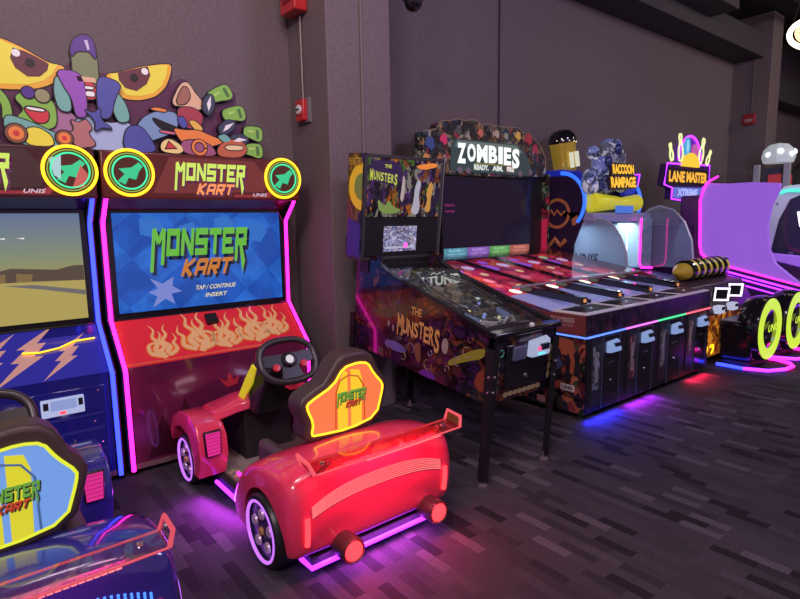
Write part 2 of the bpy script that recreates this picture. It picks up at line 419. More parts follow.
def kart_cabinet(cx, red):
    if red:
        t = thing('racing_game_cabinet', 'racing game cabinet edged in pink neon with a flame panel and blue title screen', 'arcade machine', (cx, 3.55, 0), 0, 'racing game cabinets')
        neon, pan, low = n_pink, mat('panel_red', (.75, .035, .055), .16, coat=.6), mat('low_burgundy', (.115, .012, .055), .12, coat=.8)
        mq = mat('marquee_red', (.075, .014, .012), .3, 0, (.12, .012, .008), .25)
        strip = mat('strip_red', (.16, .02, .02), .2)
    else:
        t = thing('racing_game_cabinet', 'racing game cabinet edged in blue neon with lightning bolts and a desert race screen', 'arcade machine', (cx, 3.55, 0), 0, 'racing game cabinets')
        neon, pan, low = n_blue, mat('panel_blue', (.035, .04, .42), .16, coat=.6), mat('low_blue', (.012, .014, .19), .12, coat=.8)
        mq = mat('marquee_plum', (.045, .012, .016), .3, 0, (.06, .012, .012), .25)
        strip = mat('strip_plum', (.05, .025, .09), .2)
    prof = [(0, .02), (0, .66), (.275, .93), (.26, 1.53), (.11, 1.67), (.08, 1.94), (.5, 1.94), (.53, .02)]
    for s in (-1, 1):
        b = B(); fr = Fr((s * .615, 0, 0), (0, 1, 0), (0, 0, 1))
        b.prism([(y - .012, z) for y, z in prof], fr, -.02, .02)
        b.build('side_panel', blackg, t, bevel=.004)
        x = s * .612
        b = B().tube([(x, -.018, .03), (x, -.018, .655), (x, .252, .925), (x, .242, 1.525), (x, .10, 1.665)], .0125, 8)
        b.build('neon_tube', neon, t, smooth=True)
    B().box(-.595, .595, .30, .5, .03, 1.66).build('cabinet_body', black, t)
    # screen in its bezel
    b = B(); b.box(-.595, .595, .255, .30, .93, 1.62); bz = b.build('screen_bezel', blackg, t, bevel=.004)
    sc = B().box(-.56, .56, .247, .26, .96, 1.585).build('screen', screen_blue() if red else screen_desert(), t)
    fr = XZ(.246)
    if red:
        g1 = glow('title_green', (.14, .50, .05), .9); g2 = glow('title_orange', (.60, .20, .03), .9); g3 = glow('title_shade', (.004, .012, .05), .8)
        logo(g1, g2, g3, fr, -.02, 1.395, .64, .001, sc, .016, 'title')
        pg = glow('prompt', (.8, .7, .4), .9); B().text('TAP / CONTINUE', fr, .06, 1.085, .28, .03, .002, shear=.3).build('prompt_text', pg, sc); B().text('INSERT', fr, .06, 1.03, .15, .028, .002, shear=.3).build('prompt_text', pg, sc)
        B().flat([(-.37, 1.17), (-.29, 1.13), (-.22, 1.17), (-.23, 1.11), (-.17, 1.07), (-.24, 1.06), (-.22, .99), (-.28, 1.03), (-.36, .98), (-.33, 1.05), (-.38, 1.08), (-.32, 1.1)], fr, .001).build('splash_shape', glow('splash', (.25, .32, .85), .7), sc)
        for q in range(4):
            B().flat(circ(-.34 + q * .24, 1.5 - .05 * (q % 2), .08, 5), fr, .0005).build('pale_crest', glow('crest%d' % q, (.02, .17, .62), .85), sc)
    else:
        sand = glow('sand', (.44, .35, .09), .9); rock = glow('rock', (.24, .15, .05), .8); rockd = glow('rock_dark', (.09, .06, .035), .8); road = glow('road', (.17, .16, .15), .8)
        B().flat([(-.56, 1.23), (-.3, 1.235), (-.1, 1.22), (.1, 1.2), (.33, 1.19), (.56, 1.19), (.56, .962), (-.56, .962)], fr, .0005).build('sand_ground', sand, sc)
        B().flat([(-.56, 1.45), (-.3, 1.46), (-.22, 1.42), (-.12, 1.41), (-.1, 1.35), (.0, 1.34), (.06, 1.29), (.02, 1.24), (-.2, 1.25), (-.56, 1.25)], fr, .001).build('mesa_rock', rock, sc)
        B().flat([(.12, 1.26), (.2, 1.28), (.3, 1.27), (.42, 1.26), (.5, 1.28), (.558, 1.28), (.558, 1.19), (.3, 1.2), (.12, 1.2)], fr, .001).build('mesa_rock', rockd, sc)
        [B().flat(P, fr, .0014).build('mesa_rock', rock, sc) for P in ([(.12, 1.24), (.17, 1.25), (.17, 1.2), (.12, 1.2)], [(.22, 1.25), (.3, 1.24), (.29, 1.2), (.22, 1.2)])]
        B().flat([(.15, 1.185), (.3, 1.18), (.558, 1.13), (.558, 1.1), (.34, 1.15)], fr, .0014).build('road', road, sc)
        B().flat([(-.25, 1.39), (-.19, 1.41), (-.11, 1.39), (-.12, 1.34), (-.24, 1.335)], fr, .0018).build('pale_kart', glow('pk', (.45, .5, .5), .8), sc)
        [B().flat([(x, 1.447), (x + .04, 1.45), (x + .035, 1.44)], fr, .0015).build('score_mark', glow('st', (.8, .8, .85), .9), sc) for x in (.06, .15, .24)]
    # strip between screen and sign
    b = B(); fr2 = Fr((0, .26, 1.60), (1, 0, 0), (0, -.15, .07)); b.prism([(-.595, 0), (.595, 0), (.595, .17), (-.595, .17)], fr2, -.02, .0); b.build('upper_strip', strip, t)
    # marquee sign
    mo = B().box(-.634, .634, .055, .52, 1.665, 1.94).build('marquee', mq, t, bevel=.01)
    fr = XZ(.054)
    l1 = glow('sign_lime', (.62, .80, .12), 1.0); l2 = glow('sign_orange', (1., .30, .10), 1.0); l3 = glow('sign_shade', (.18, .02, .12), .5)
    logo(l1, l2, l3, fr, .005, 1.835, .45, .001, mo, .010, 'sign')
    B().text('UNIS', fr, .33, 1.70, .10, .022, .002, shear=.4).build('maker_name', glow('mk', (.8, .6, .75), .8), mo)
    B().flat([(.15, 1.683), (.40, 1.683), (.43, 1.72), (.38, 1.72), (.36, 1.70), (.15, 1.70)], fr, .001).build('red_ticket', glow('rt', (.45, .02, .03), .6), mo)
    dk = glow('sign_red', (.40, .030, .015), .38 if red else .08)
    B().flat([(-.36, 1.70), (-.25, 1.92), (.3, 1.92), (.40, 1.80), (.36, 1.72), (-.2, 1.70)], fr, .0006).build('red_splash', dk, mo)
    for s in (-1, 1):
        c = (s * .495 + .012, .05, 1.815)
        B().torus(c, (0, 1, 0), .130, .0095).build('ring_light', n_yellow, mo, smooth=True)
        rim = B().lathe([(.12, 0), (.125, -.006), (.0, -.006)], (c[0], .052, c[2]), (0, 1, 0)).build('ring_disc', mat('disc_brown', (.10, .03, .012), .3), mo)
        B().torus((c[0], .044, c[2]), (0, 1, 0), .110, .0035).build('inner_ring', glow('gr', (.35, .55, .05), .8), rim, smooth=True)
        B().torus((c[0], .044, c[2]), (0, 1, 0), .094, .005).build('inner_ring', n_green, rim, smooth=True)
        e = B(); f3 = XZ(.044)
        e.flat([(c[0] + a, c[2] + z) for a, z in ([(-.07, -.05), (-.03, -.01), (-.06, .02), (.01, .03), (.05, .06), (.075, .04), (.05, .01), (.03, -.04), (-.01, -.03), (-.03, -.07)])], f3, .002)
        e.build('green_emblem', glow('emb', (.03, .72, .32), .8), rim)
        if not red and s == 1:
            B().flat([(c[0] - .08, c[2] - .03), (c[0] - .1, c[2] + .06), (c[0] - .04, c[2] + .08), (c[0] - .05, c[2] - .05)], f3, .003).build('pale_patch', glow('pp', (.5, .75, .8), .8), rim)
            B().flat([(c[0], c[2] - .1), (c[0] + .05, c[2] + .03), (c[0] + .085, c[2] - .02), (c[0] + .06, c[2] - .09)], f3, .003).build('red_patch', glow('rp', (.7, .12, .10), .8), rim)
    # sloping decorated panel
    fs = Fr((0, .0, .665), (1, 0, 0), (0, .275, .27)); H = math.hypot(.275, .27)
    b = B(); b.prism([(-.595, 0), (.595, 0), (.595, H - .03), (-.595, H - .03)], fs, -.02, .0); dp = b.build('sloping_panel', pan, t)
    b = B(); b.prism([(-.595, H - .03), (.595, H - .03), (.595, H + .015), (-.595, H + .015)], fs, -.02, .006); b.build('screw_rail', blackg, t)
    b = B()
    for x in (-.54, -.3, 0, .3, .54): b.lathe([(.006, 0), (.006, .004), (.001, .005)], fs(x, H - .008, .006), fs.n, 8)
    b.build('screws', chrome, t)
    if red:
        om = mat('flame_gold', (.80, .50, .22), .25, coat=.4); od = mat('flame_orange', (.80, .22, .03), .25, coat=.4)
        LK = [[(-.01, -.06), (-.055, .0), (-.03, .07), (-.055, .13), (-.035, .20), (-.065, .26)],
              [(.01, -.05), (.04, .02), (.005, .08), (.04, .14), (.03, .20), (.055, .255)],
              [(-.015, -.075), (-.09, -.03), (-.095, .045), (-.05, .07), (-.055, .03), (-.075, .03)],
              [(.0, -.09), (-.03, -.03), (.005, .02), (-.02, .08), (.0, .14), (-.01, .19)],
              [(.02, -.07), (.085, -.02), (.075, .05), (.10, .09), (.085, .15)]]
        for i, (x, y, s, fl) in enumerate([(-.36, .10, .80, 1), (-.14, .125, 1.0, -1), (.06, .115, .90, 1), (.25, .135, 1.0, -1), (.43, .15, .85, 1)]):
            for j, lk in enumerate(LK):
                T = lambda w: [(x + fl * u * s * 1.1, y + v * s * .95) for u, v in tongue(lk, w)]
                fo = B().prism(T([.060, .058, .05, .062, .05][j]), fs, -.002, .0010 + j * .0003).build('flame_lick', od, dp)
                B().prism(T([.040, .038, .032, .042, .032][j]), fs, -.001, .0026 + j * .0003).build('flame_core', om, fo)
        b = B(); b.box(-.08, .0, -.045, .0, -.04, .04)
        b2 = B(); b2.prism([(-.045, .24), (.03, .24), (.03, .315), (-.045, .315)], fs, 0, .03); b2.build('sensor_box', ink, t)
        B().tube([fs(-.595, .015, .002), fs(.2, .015, .002), fs(.595, .015, .002)], .004).build('trim_line', n_orange if 0 else mat('or', (.8, .2, .05), .3), dp)
    else:
        om = mat('bolt_tan', (.66, .40, .32), .3, coat=.4)
        for (x, y, s) in [(-.22, .16, .95), (.06, .17, 1.0), (.24, .18, 1.15), (.42, .15, .85)]:
            B().flat(bolt(x, y, s * .72), fs, .001).build('lightning_bolt', om, dp)
        B().tube([fs(.20, .20, .012), fs(.28, .19, .012), fs(.38, .205, .012), fs(.46, .24, .012), fs(.57, .245, .012)], .005).build('amber_line', n_yellow, dp, smooth=True)  # bright amber line across the sloping panel
        B().flat(circ(.44, .29, .13, 20, .09, PI * .0, PI), fs, .0006).build('dark_arch', low, dp)
    # lower panel
    b = B(); b.box(-.595, .595, .0, .30, .03, .665); lp = b.build('lower_panel', low, t)
    fl_ = XZ(0)
    B().box(-.6, .6, -.004, .03, .03, .062).build('kick_rail', mat('kick', (.20, .10, .12), .3), t)
    if red:
        dm = mat('low_dark', (.05, .006, .02), .12, coat=.8)
        for P in ([(-.52, .08), (-.42, .34), (-.36, .2), (-.28, .42), (-.16, .12), (-.3, .08)], [(.3, .1), (.42, .38), (.56, .12)]): B().flat(P, fl_, .001).build('dark_peak', dm, lp)
        rm = mat('low_red', (.50, .03, .05), .2)
        b = B(); b.flat([(-.05, .50), (0, .47), (.02, .53), (.05, .47), (.09, .5), (.07, .44), (.0, .43)], fl_, .001); b.flat([(-.28, .30), (.3, .36), (.3, .375), (-.28, .315)], fl_, .001)
        b.flat([(.21, .08), (.225, .08), (.225, .62), (.21, .62)], fl_, .001)
        b.build('red_lines', rm, lp)
    else:
        fm = mat('door_frame', (.03, .035, .25), .25, coat=.5)
        dr = B().box(.17, .57, -.012, .02, .10, .60).build('service_door', low, t, bevel=.006)
        b = B()
        for z0, z1 in ((.34, .355), (.22, .23), (.43, .44)): b.box(.19, .55, -.016, -.01, z0, z1)
        b.box(.33, .342, -.016, -.01, .11, .34); b.build('door_ribs', fm, dr)
        for x, z in ((.20, .57), (.53, .57), (.39, .3), (.50, .39), (.53, .26)): B().lathe([(.008, 0), (.007, .006), (.001, .007)], (x, -.012, z), (0, -1, 0), 8).build('door_screw', chrome, dr)
        cr = B().box(.245, .455, -.03, -.01, .465, .565).build('card_reader', glow('reader', (.55, .6, .95), .75), t, bevel=.006)
        B().box(.29, .415, -.034, -.028, .50, .555).build('reader_screen', glow('rs', (.35, .45, .85), .7), cr)
        B().box(.255, .28, -.034, -.028, .51, .55).build('reader_slot', ink, cr); B().box(.425, .447, -.034, -.028, .51, .55).build('reader_slot', ink, cr)
        B().box(.33, .36, -.034, -.028, .475, .49).build('reader_light', n_red, cr)
    return t
kart_cabinet(1.355 - CABS, False)
kart_cabinet(1.355, True)

# ------------------------------------------------------------------ topper sign across both cabinets
def topper():
    t = thing('cartoon_topper_sign', 'cut-out topper sign with huge yellow eyes standing across both racing cabinets', 'sign', (.71, 3.75, 1.952))
    OUT = [(-1.05, .35), (-.8, .52), (-.5, .57), (-.388, .552), (-.324, .532), (-.248, .493), (-.169, .459), (-.097, .45), (-.063, .489), (-.071, .535), (-.047, .606), (.006, .639), (.05, .624), (.064, .557), (.072, .496), (.08, .44), (.121, .447), (.218, .476), (.305, .51), (.424, .547), (.497, .558), (.496, .501), (.475, .423), (.533, .473), (.58, .475), (.608, .44), (.652, .384), (.678, .355), (.702, .397), (.78, .439), (.85, .464), (.9, .43), (.905, .365), (.877, .329), (.948, .337), (.982, .299), (.969, .239), (.96, .222), (1.033, .228), (1.068, .189), (1.056, .146), (1.018, .117), (1.063, .095), (1.068, .001), (-1.25, .001), (-1.3, .1)]
    f = XZ(0.)
    bo = B().prism(OUT, f, -.03, 0).build('backing_board', mat('board_plum', (.10, .022, .07), .45), t)
    C = lambda n, c, r=.4, e=.0: mat('top_' + n, tuple(min(.85, v * 1.5) for v in c), r, 0, c, .10)  # small self-glow stands in for room light falling on the board
    yel = C('yellow', (.75, .52, .05), .35, .06); yo = C('amber', (.78, .30, .03), .35, .06)
    def shape(nm, pts, m, n, par=bo):
        if len(pts) > 3: pts = soft(pts, 2)
        b = B().prism(grow(pts, .006), f, 0, n - .0015); k = len(b.f); b.prism(pts, f, n - .003, n)
        o = b.build(nm, m, par); o.data.materials.append(ink)
        for i, pl in enumerate(o.data.polygons): pl.material_index = 1 if i < k else 0
        return o
    eyeL = [(-1.0, .36), (-.8, .5), (-.5, .56), (-.388, .552), (-.302, .523), (-.226, .483), (-.175, .456), (-.091, .451), (-.127, .385), (-.18, .338), (-.263, .305), (-.343, .295), (-.409, .29), (-.7, .28)]
    eyeR = [(.1, .437), (.175, .455), (.276, .499), (.424, .543), (.494, .553), (.48, .484), (.444, .404), (.38, .343), (.29, .311), (.205, .308), (.152, .338)]
    def shrink(P, k, dx=0, dz=0):
        cx = sum(p[0] for p in P) / len(P); cz = sum(p[1] for p in P) / len(P)
        return [(cx + (a - cx) * k + dx, cz + (b - cz) * k + dz) for a, b in P]
    for nm, P, ir, pu, hi in (('eye', eyeL, [(-.337, .51), (-.282, .5), (-.226, .477), (-.176, .451), (-.185, .417), (-.224, .378), (-.282, .37), (-.335, .408), (-.353, .456)], (-.264, .442), (-.325, .484)),
                              ('eye', eyeR, [(.175, .455), (.261, .489), (.349, .517), (.359, .467), (.333, .412), (.273, .364), (.21, .374), (.179, .413)], (.264, .439), (.327, .484))):
        e = shape(nm, P, yo, .004)
        B().prism(shrink(P, .86, .0, .008), f, 0, .006).build('eye_yellow', yel, e)
        B().prism(ir, f, 0, .009).build('iris', C('maroon', (.085, .022, .03)), e)
        B().prism(circ(*pu, .024, 14), f, 0, .011).build('pupil', ink, e)
        B().prism(circ(*hi, .020, 12), f, 0, .012).build('highlight', C('hl', (.8, .78, .74)), e)
    lilac = C('lilac', (.20, .06, .32)); pur = C('purple', (.055, .022, .17)); teal = C('teal', (.12, .30, .27)); grn = C('green', (.16, .34, .05)); dgr = C('dark_green', (.05, .12, .03))
    blu = C('steel_blue', (.13, .22, .36)); dbl = C('deep_blue', (.05, .06, .25)); brn = C('brown', (.16, .06, .03)); tan = C('tan', (.50, .32, .20)); red = C('red', (.42, .03, .04)); org = C('orange', (.62, .17, .04)); wht = C('white', (.66, .64, .62)); pnk = C('pink', (.5, .12, .2))
    # a plain faceted spire in the middle, in front of the board
    sp = shape('spire', [(-.07, .30), (-.063, .489), (-.071, .535), (-.047, .606), (.006, .639), (.05, .624), (.064, .557), (.066, .46), (.06, .30)], C('olive', (.13, .16, .075)), .03)
    shape('spire_cap', [(-.063, .50), (-.07, .54), (-.047, .602), (.006, .634), (.048, .62), (.06, .56), (.058, .50), (.03, .545), (-.02, .54), (-.045, .53)], pur, .034, sp)
    B().prism([(0.005, .60), (.022, .605), (.03, .555), (.018, .55)], f, 0, .037).build('pale_streak', C('pale', (.4, .36, .5)), sp)
    B().prism([(-.05, .40), (.045, .40), (.05, .375), (-.045, .372)], f, 0, .036).build('pale_band', tan, sp)
    shape('left_slab', [(-.15, .42), (-.05, .425), (-.01, .38), (-.01, .18), (-.07, .17), (-.08, .27), (-.12, .34)], lilac, .036)
    shape('right_slab', [(.05, .42), (.16, .40), (.18, .37), (.14, .30), (.11, .18), (.045, .18)], dbl, .036)
    shape('left_shoulder', [(-.15, .40), (-.10, .33), (-.085, .20), (-.15, .2), (-.17, .3)], teal, .032)
    shape('right_shoulder', [(.14, .36), (.20, .28), (.22, .18), (.15, .16), (.12, .26)], teal, .032)
    shape('maroon_patch', [(-.035, .37), (.04, .375), (.045, .28), (-.03, .28)], red, .034)
    shape('pale_patch', [(-.02, .35), (.032, .35), (.03, .335), (-.02, .335)], wht, .036); shape('pale_patch', [(-.015, .32), (.035, .325), (.035, .295), (-.01, .295)], wht, .036)
    shape('blue_fin', [(-.03, .22), (.02, .20), (.06, .24), (.05, .17), (.12, .12), (.06, .13), (.02, .10), (.03, .16)], dbl, .040)
    shape('ice_block', [(-.10, .0), (-.08, .16), (.0, .2), (.1, .15), (.22, .19), (.25, .0)], C('ice', (.26, .33, .50)), .02)
    shape('violet_block', [(-.25, .2), (-.18, .26), (-.1, .2), (-.02, .14), (-.04, .0), (-.2, .0)], C('plum', (.26, .12, .22)), .018)
    shape('crimson_spikes', [(-.02, .17), (.01, .12), (-.02, .09), (.03, .02), (-.08, .0), (-.12, .08), (-.08, .1), (-.1, .16), (-.06, .14)], C('dusk', (.30, .12, .12)), .03)
    # left karts (plain coloured shapes with wheels)
    shape('green_hump', [(-.36, .25), (-.3, .29), (-.22, .27), (-.17, .24), (-.165, .16), (-.18, .1), (-.3, .08), (-.36, .14), (-.31, .19)], grn, .03)
    shape('red_wedge', [(-.33, .21), (-.2, .2), (-.21, .13), (-.27, .12)], red, .033)
    shape('pale_stripe', [(-.31, .205), (-.22, .198), (-.225, .185), (-.30, .19)], wht, .035)
    shape('green_disc', circ(-.225, .27, .035, 16), C('olive2', (.2, .2, .1)), .036); shape('green_disc', circ(-.29, .28, .03, 16), pur, .036)
    shape('teal_kart_body', [(-.42, .16), (-.3, .13), (-.15, .06), (-.12, .1), (-.1, .05), (-.13, .0), (-.4, .0)], teal, .034)
    shape('yellow_kart_body', [(-.32, .09), (-.26, .1), (-.2, .06), (-.19, .0), (-.33, .0)], yel, .038)
    shape('lime_hook', [(-.62, .3), (-.45, .32), (-.38, .24), (-.37, .14), (-.42, .1), (-.41, .22), (-.48, .27), (-.62, .2)], grn, .032)
    for x, z, r, m in ((-.365, .058, .05, brn), (-.14, .05, .042, brn), (-.52, .08, .07, brn), (-.68, .07, .06, brn)):
        w = shape('wheel_disc', circ(x, z, r, 18), m, .042); B().prism(circ(x, z, r * .72, 16), f, 0, .045).build('wheel_face', org, w); B().prism(circ(x, z, r * .3, 10), f, 0, .048).build('wheel_hub', red, w)
    shape('blue_kart_body', [(-.9, .3), (-.7, .34), (-.6, .26), (-.5, .1), (-.5, 0), (-1.0, 0)], dbl, .022); shape('orange_kart_body', [(-1.2, .2), (-1, .26), (-.85, .15), (-.8, 0), (-1.2, 0)], org, .026)
    # right side
    shape('grey_wedge', [(.23, .08), (.27, .19), (.36, .25), (.47, .26), (.50, .235), (.49, .15), (.42, .11), (.3, .06)], blu, .034)
    b = B(); n = 7
    P = [(.335, .215), (.42, .185), (.50, .16), (.49, .13), (.39, .145)]
    shape('dark_slot', P, ink, .036)
    shape('rose_strip', [(.38, .14), (.49, .13), (.49, .12), (.39, .125)], pnk, .037)
    shape('orange_band', [(.33, .26), (.37, .275), (.44, .265), (.42, .25)], org, .037)
    shape('blue_kart_body', [(.19, .14), (.27, .16), (.33, .08), (.36, .0), (.16, .0)], dbl, .036)
    shape('tan_cap', [(.38, .06), (.43, .095), (.5, .06), (.52, .02), (.48, .0), (.38, .01)], C('cream', (.62, .46, .18)), .044)
    shape('red_mark', [(.43, .07), (.47, .035), (.41, .03)], red, .047)
    shape('pennant', [(.46, .30), (.53, .44), (.58, .455), (.62, .39), (.66, .35), (.67, .30), (.6, .28), (.55, .30)], tan, .028)
    shape('pennant_inner', [(.49, .31), (.54, .42), (.575, .42), (.59, .36), (.55, .31)], C('rust', (.24, .10, .07)), .031)
    shape('maroon_mass', [(.50, .29), (.6, .30), (.66, .26), (.65, .19), (.56, .16), (.5, .2)], C('maroon2', (.26, .035, .05)), .034)
    shape('gold_band', [(.56, .21), (.60, .22), (.66, .17), (.62, .14)], C('golden', (.55, .33, .06)), .037)
    shape('violet_wing', [(.49, .22), (.53, .24), (.56, .18), (.52, .16)], dbl, .036)
    shape('flame_sweep', [(.46, .16), (.53, .15), (.62, .16), (.70, .13), (.80, .10), (.70, .06), (.55, .05), (.5, .09)], org, .040)
    shape('plum_roller', [(.5, .08), (.6, .1), (.7, .07), (.74, .0), (.52, .0)], C('plum2', (.24, .07, .14)), .043)
    shape('orange_ring', arcband(.62, .05, .05, .034, 0, 2 * PI * .97), org, .046)
    shape('rust_kart_body', [(.74, .06), (.82, .12), (.92, .11), (.95, .05), (.9, .0), (.74, .0)], C('rust2', (.36, .09, .04)), .044)
    shape('pale_mark', [(.79, .075), (.92, .08), (.91, .05), (.80, .045)], C('ivory', (.6, .45, .25)), .047)
    # four green claw knuckles at the end
    for (x, z, a, l) in ((.78, .40, .42, .16), (.87, .285, .2, .15), (1.0, .17, -.12, .13), (1.0, .055, -.05, .12)):
        c, s_ = math.cos(a), math.sin(a); l = l * 1.05
        R = lambda u, v: (x + (u * c - v * s_) * 1.0, z + u * s_ + v * c)
        k = shape('green_knuckle', [R(-l / 2, -.03), R(-l / 2, .03), R(-.02, .045), R(l / 2 - .02, .05), R(l / 2, .02), R(l / 2, -.035), R(l / 2 - .03, -.05), R(-.02, -.035)], grn, .036)
        B().prism([R(l / 2 - .05, .03), R(l / 2 - .03, .03), R(l / 2 - .025, -.03), R(l / 2 - .045, -.03)], f, 0, .038).build('dark_crease', dgr, k)
        B().prism([R(-.04, .015), R(.01, .02), R(.0, .005), R(-.04, .0)], f, 0, .038).build('pale_dash', C('lime', (.30, .46, .10)), k)
    for (x, z, a) in ((.70, .335, 1.25), (.82, .20, .55), (.90, .12, .05)):
        c, s_ = math.cos(a), math.sin(a); R = lambda u, v: (x + u * c - v * s_, z + u * s_ + v * c)
        n_ = shape('dark_nail', [R(-.08, -.03), R(-.06, .03), R(.02, .04), R(.07, .0), R(.02, -.04)], C('navy', (.03, .04, .07)), .042)
        B().prism([R(-.05, -.012), R(-.01, .012), R(.05, .0), R(-.01, -.016)], f, 0, .045).build('nail_shine', wht, n_)
    shape('green_chips', [(.74, .13), (.8, .15), (.84, .11), (.79, .09)], teal, .045)
topper()

# ------------------------------------------------------------------ drive-in karts
def seat_shape(P, k=1., dx=0., dz=0.):
    cx = sum(p[0] for p in P) / len(P); cz = sum(p[1] for p in P) / len(P)
    return [(cx + (a - cx) * k + dx, cz + (b - cz) * k + dz) for a, b in P]

def kart(cx, cy, red):
    if red:
        t = thing('ride_in_kart', 'glossy red ride-in kart with glowing orange seat back parked before the flame panel', 'kart', (cx, cy, 0), 0, 'ride-in karts')
        body = mat('kart_red', (.88, .045, .13), .28, coat=1.)
        seatA = mat('seat_orange', (.5, .10, .04), .3, 0, (1., .19, .06), .85); seatS = mat('seat_yellow', (.5, .4, .03), .3, 0, (.80, .52, .02), .85)
        edge = n_yellow; led = n_pink; grille = glow('grille_pink', (1., .22, .22), 1.0); acr = clear('acrylic_red', (.9, .42, .42), .16, body=(.7, .06, .09), bodyw=.22); acre = glow('acrylic_edge_red', (1., .10, .14), .9)
        flash = mat('yellow_flash', (.75, .65, .03), .3, 0, (.8, .7, .02), .4); lightbar = n_red
    else:
        t = thing('ride_in_kart', 'dark blue ride-in kart with blue and yellow glowing seat back, cut off by the frame', 'kart', (cx, cy, 0), 0, 'ride-in karts')
        body = mat('kart_blue', (.03, .026, .26), .2, coat=1.)
        seatA = mat('seat_blue', (.1, .2, .4), .3, 0, (.14, .30, .68), .85); seatS = mat('seat_lime', (.4, .4, .03), .3, 0, (.58, .56, .02), .85)
        edge = glow('edge_lime', (.8, .85, .02), 1.0); led = n_blue; grille = glow('grille_blue', (.06, .25, 1.), 1.5); acr = clear('acrylic_smoke', (.80, .74, .80), .14, body=(.45, .2, .3), bodyw=.10); acre = glow('acrylic_edge_pink', (1., .10, .16), .7)
        flash = mat('blue_flash', (.1, .1, .4), .3); lightbar = n_red
    # floor frame
    fr_ = B().box(-.34, .34, .10, 1.55, .025, .085).build('floor_frame', blackm, t, bevel=.006)
    b = B()
    for x, y in ((-.3, .14), (.3, .14), (-.3, 1.45), (.3, 1.45)): b.lathe([(.032, 0), (.032, .012), (.012, .016), (.012, .03)], (x, y, .0), (0, 0, 1), 14)
    b.build('levelling_feet', chrome, fr_, smooth=True)
    pl = B().box(-.31, .31, .5, 1.5, .085, .10).build('foot_plate', mat('ribbed_plate', (.22, .17, .16), .45), t)
    b = B()
    for i in range(30): b.box(-.22, .30, .62 + i * .026, .632 + i * .026, .10, .105)
    b.build('plate_ribs', mat('rib', (.32, .25, .23), .4), pl)
    cm = mat('chevron_tan', (.42, .33, .20), .4); b = B()
    for i in range(9):
        y = .62 + i * .06
        for s in (-1, 1):
            b.flat([(-.27 + s * .0, y), (-.27 + s * .035, y - .03), (-.27 + s * .035, y - .005), (-.27, y + .025)], Fr((0, 0, .10), (1, 0, 0), (0, 1, 0)), .004)
    b.build('chevron_tape', cm, pl)
    for P in ([(-.355, 1.16, .045), (-.355, .62, .045)], [(-.35, .18, .045), (-.35, .085, .045), (-.2, .085, .045), (.35, .085, .045), (.35, .18, .045)]):
        B().tube(P, .011).build('under_glow_strip', n_purple if red else n_blue, t, smooth=True)
    L = B().tube([(-.265, 1.06, .106), (-.265, .66, .106)], .008); L.build('sill_strip', n_pink, t, smooth=True)
    # rear shell
    st = [(.008, .37, .15, .375, .43), (.010, .41, .125, .40, .455), (.022, .442, .11, .425, .475), (.06, .462, .10, .445, .492), (.16, .470, .095, .455, .505), (.28, .472, .09, .45, .495), (.40, .472, .085, .43, .465), (.50, .468, .07, .39, .42), (.58, .462, .055, .33, .355), (.66, .45, .06, .25, .27), (.72, .425, .085, .18, .19), (.735, .40, .10, .155, .16)]
    def ring(y, w, zb, zs, zt):
        h = [(w * .93, zb), (w * .975, zb + .012), (w, zb + (zs - zb) * .35), (w * .995, zb + (zs - zb) * .75), (w * .965, zs - .008), (w * .90, zs + .014), (w * .6, zt), (w * .25, zt + .006)]
        lean = lambda z: y + ((z - .14) * .20 if z > .27 else .026 + (.27 - z) * .25) * max(0, 1 - y / .16) 
        r = [(a, lean(z), z) for a, z in h] + [(-a, lean(z), z) for a, z in h[::-1]]
        return r
    b = B(); b.rings([ring(*q) for q in st]); sh = b.build('tmp', body, None, sub=2)
    # cut the wheel arches and the seat well
    cut = B(); 
    for s in (-1, 1): cut.lathe([(.192, 0), (.192, .2)], (s * .345, .30, .165), (s, 0, 0), 32)
    cut.box(-.31, .31, .42, .9, .06, .8)
    co = cut.build('cut', body)
    md = sh.modifiers.new('b', 'BOOLEAN'); md.object = co; md.operation = 'DIFFERENCE'; md.solver = 'EXACT'
    bpy.context.view_layer.update(); dg = bpy.context.evaluated_depsgraph_get()
    me = bpy.data.meshes.new_from_object(sh.evaluated_get(dg)); 
    bv = BVHTree.FromPolygons([v.co.copy() for v in me.vertices], [list(p.vertices) for p in me.polygons])
    bpy.data.objects.remove(sh); bpy.data.objects.remove(co)
    so = bpy.data.objects.new('rear_shell', me); COL.objects.link(so); so.parent = t
    me.set_sharp_from_angle(angle=math.radians(38))
    def hit(x, z):
        r = bv.ray_cast(Vector((x, -1, z)), Vector((0, 1, 0)))
        return r[0], r[1]
    def hitd(x, y):
        r = bv.ray_cast(Vector((x, y, 2)), Vector((0, 0, -1)))
        return r[0], r[1]
    # rear light grille: rows following the shell
    gr = B()
    if red:
        for k in range(7):
            P = []
            for i in range(25):
                x = -.36 + .72 * i / 24
                e = abs(i - 12) / 12
                z = .295 + .040 * (1 - e ** 3) + k * .0095 * (1 - .25 * e ** 2) + .025 * e ** 3 * 0
                h, n = hit(x, z)
                if h: P.append(h + n * .003)
            if len(P) > 3: gr.tube(P, .0022, 5)
    else:
        for k in range(7):
            for i in range(40):
                x = -.36 + .72 * i / 39; e = abs(i - 19.5) / 19.5
                z = .285 + .040 * (1 - e ** 3) + k * .0115 * (1 - .25 * e ** 2)
                h, n = hit(x, z)
                if h: gr.lathe([(.0048, 0), (.0048, .004), (.001, .005)], h, n, 6)
    gr.build('rear_light_grille', grille, so, smooth=True)
    # upright reflectors at the corners
    for s in (-1, 1):
        P = [hit(s * .385, z) for z in (.18, .22, .26, .30)]
        P = [h + n * .006 for h, n in P if h]
        if len(P) > 1: B().tube(P, .012, 8).build('corner_reflector', lightbar, so, smooth=True)
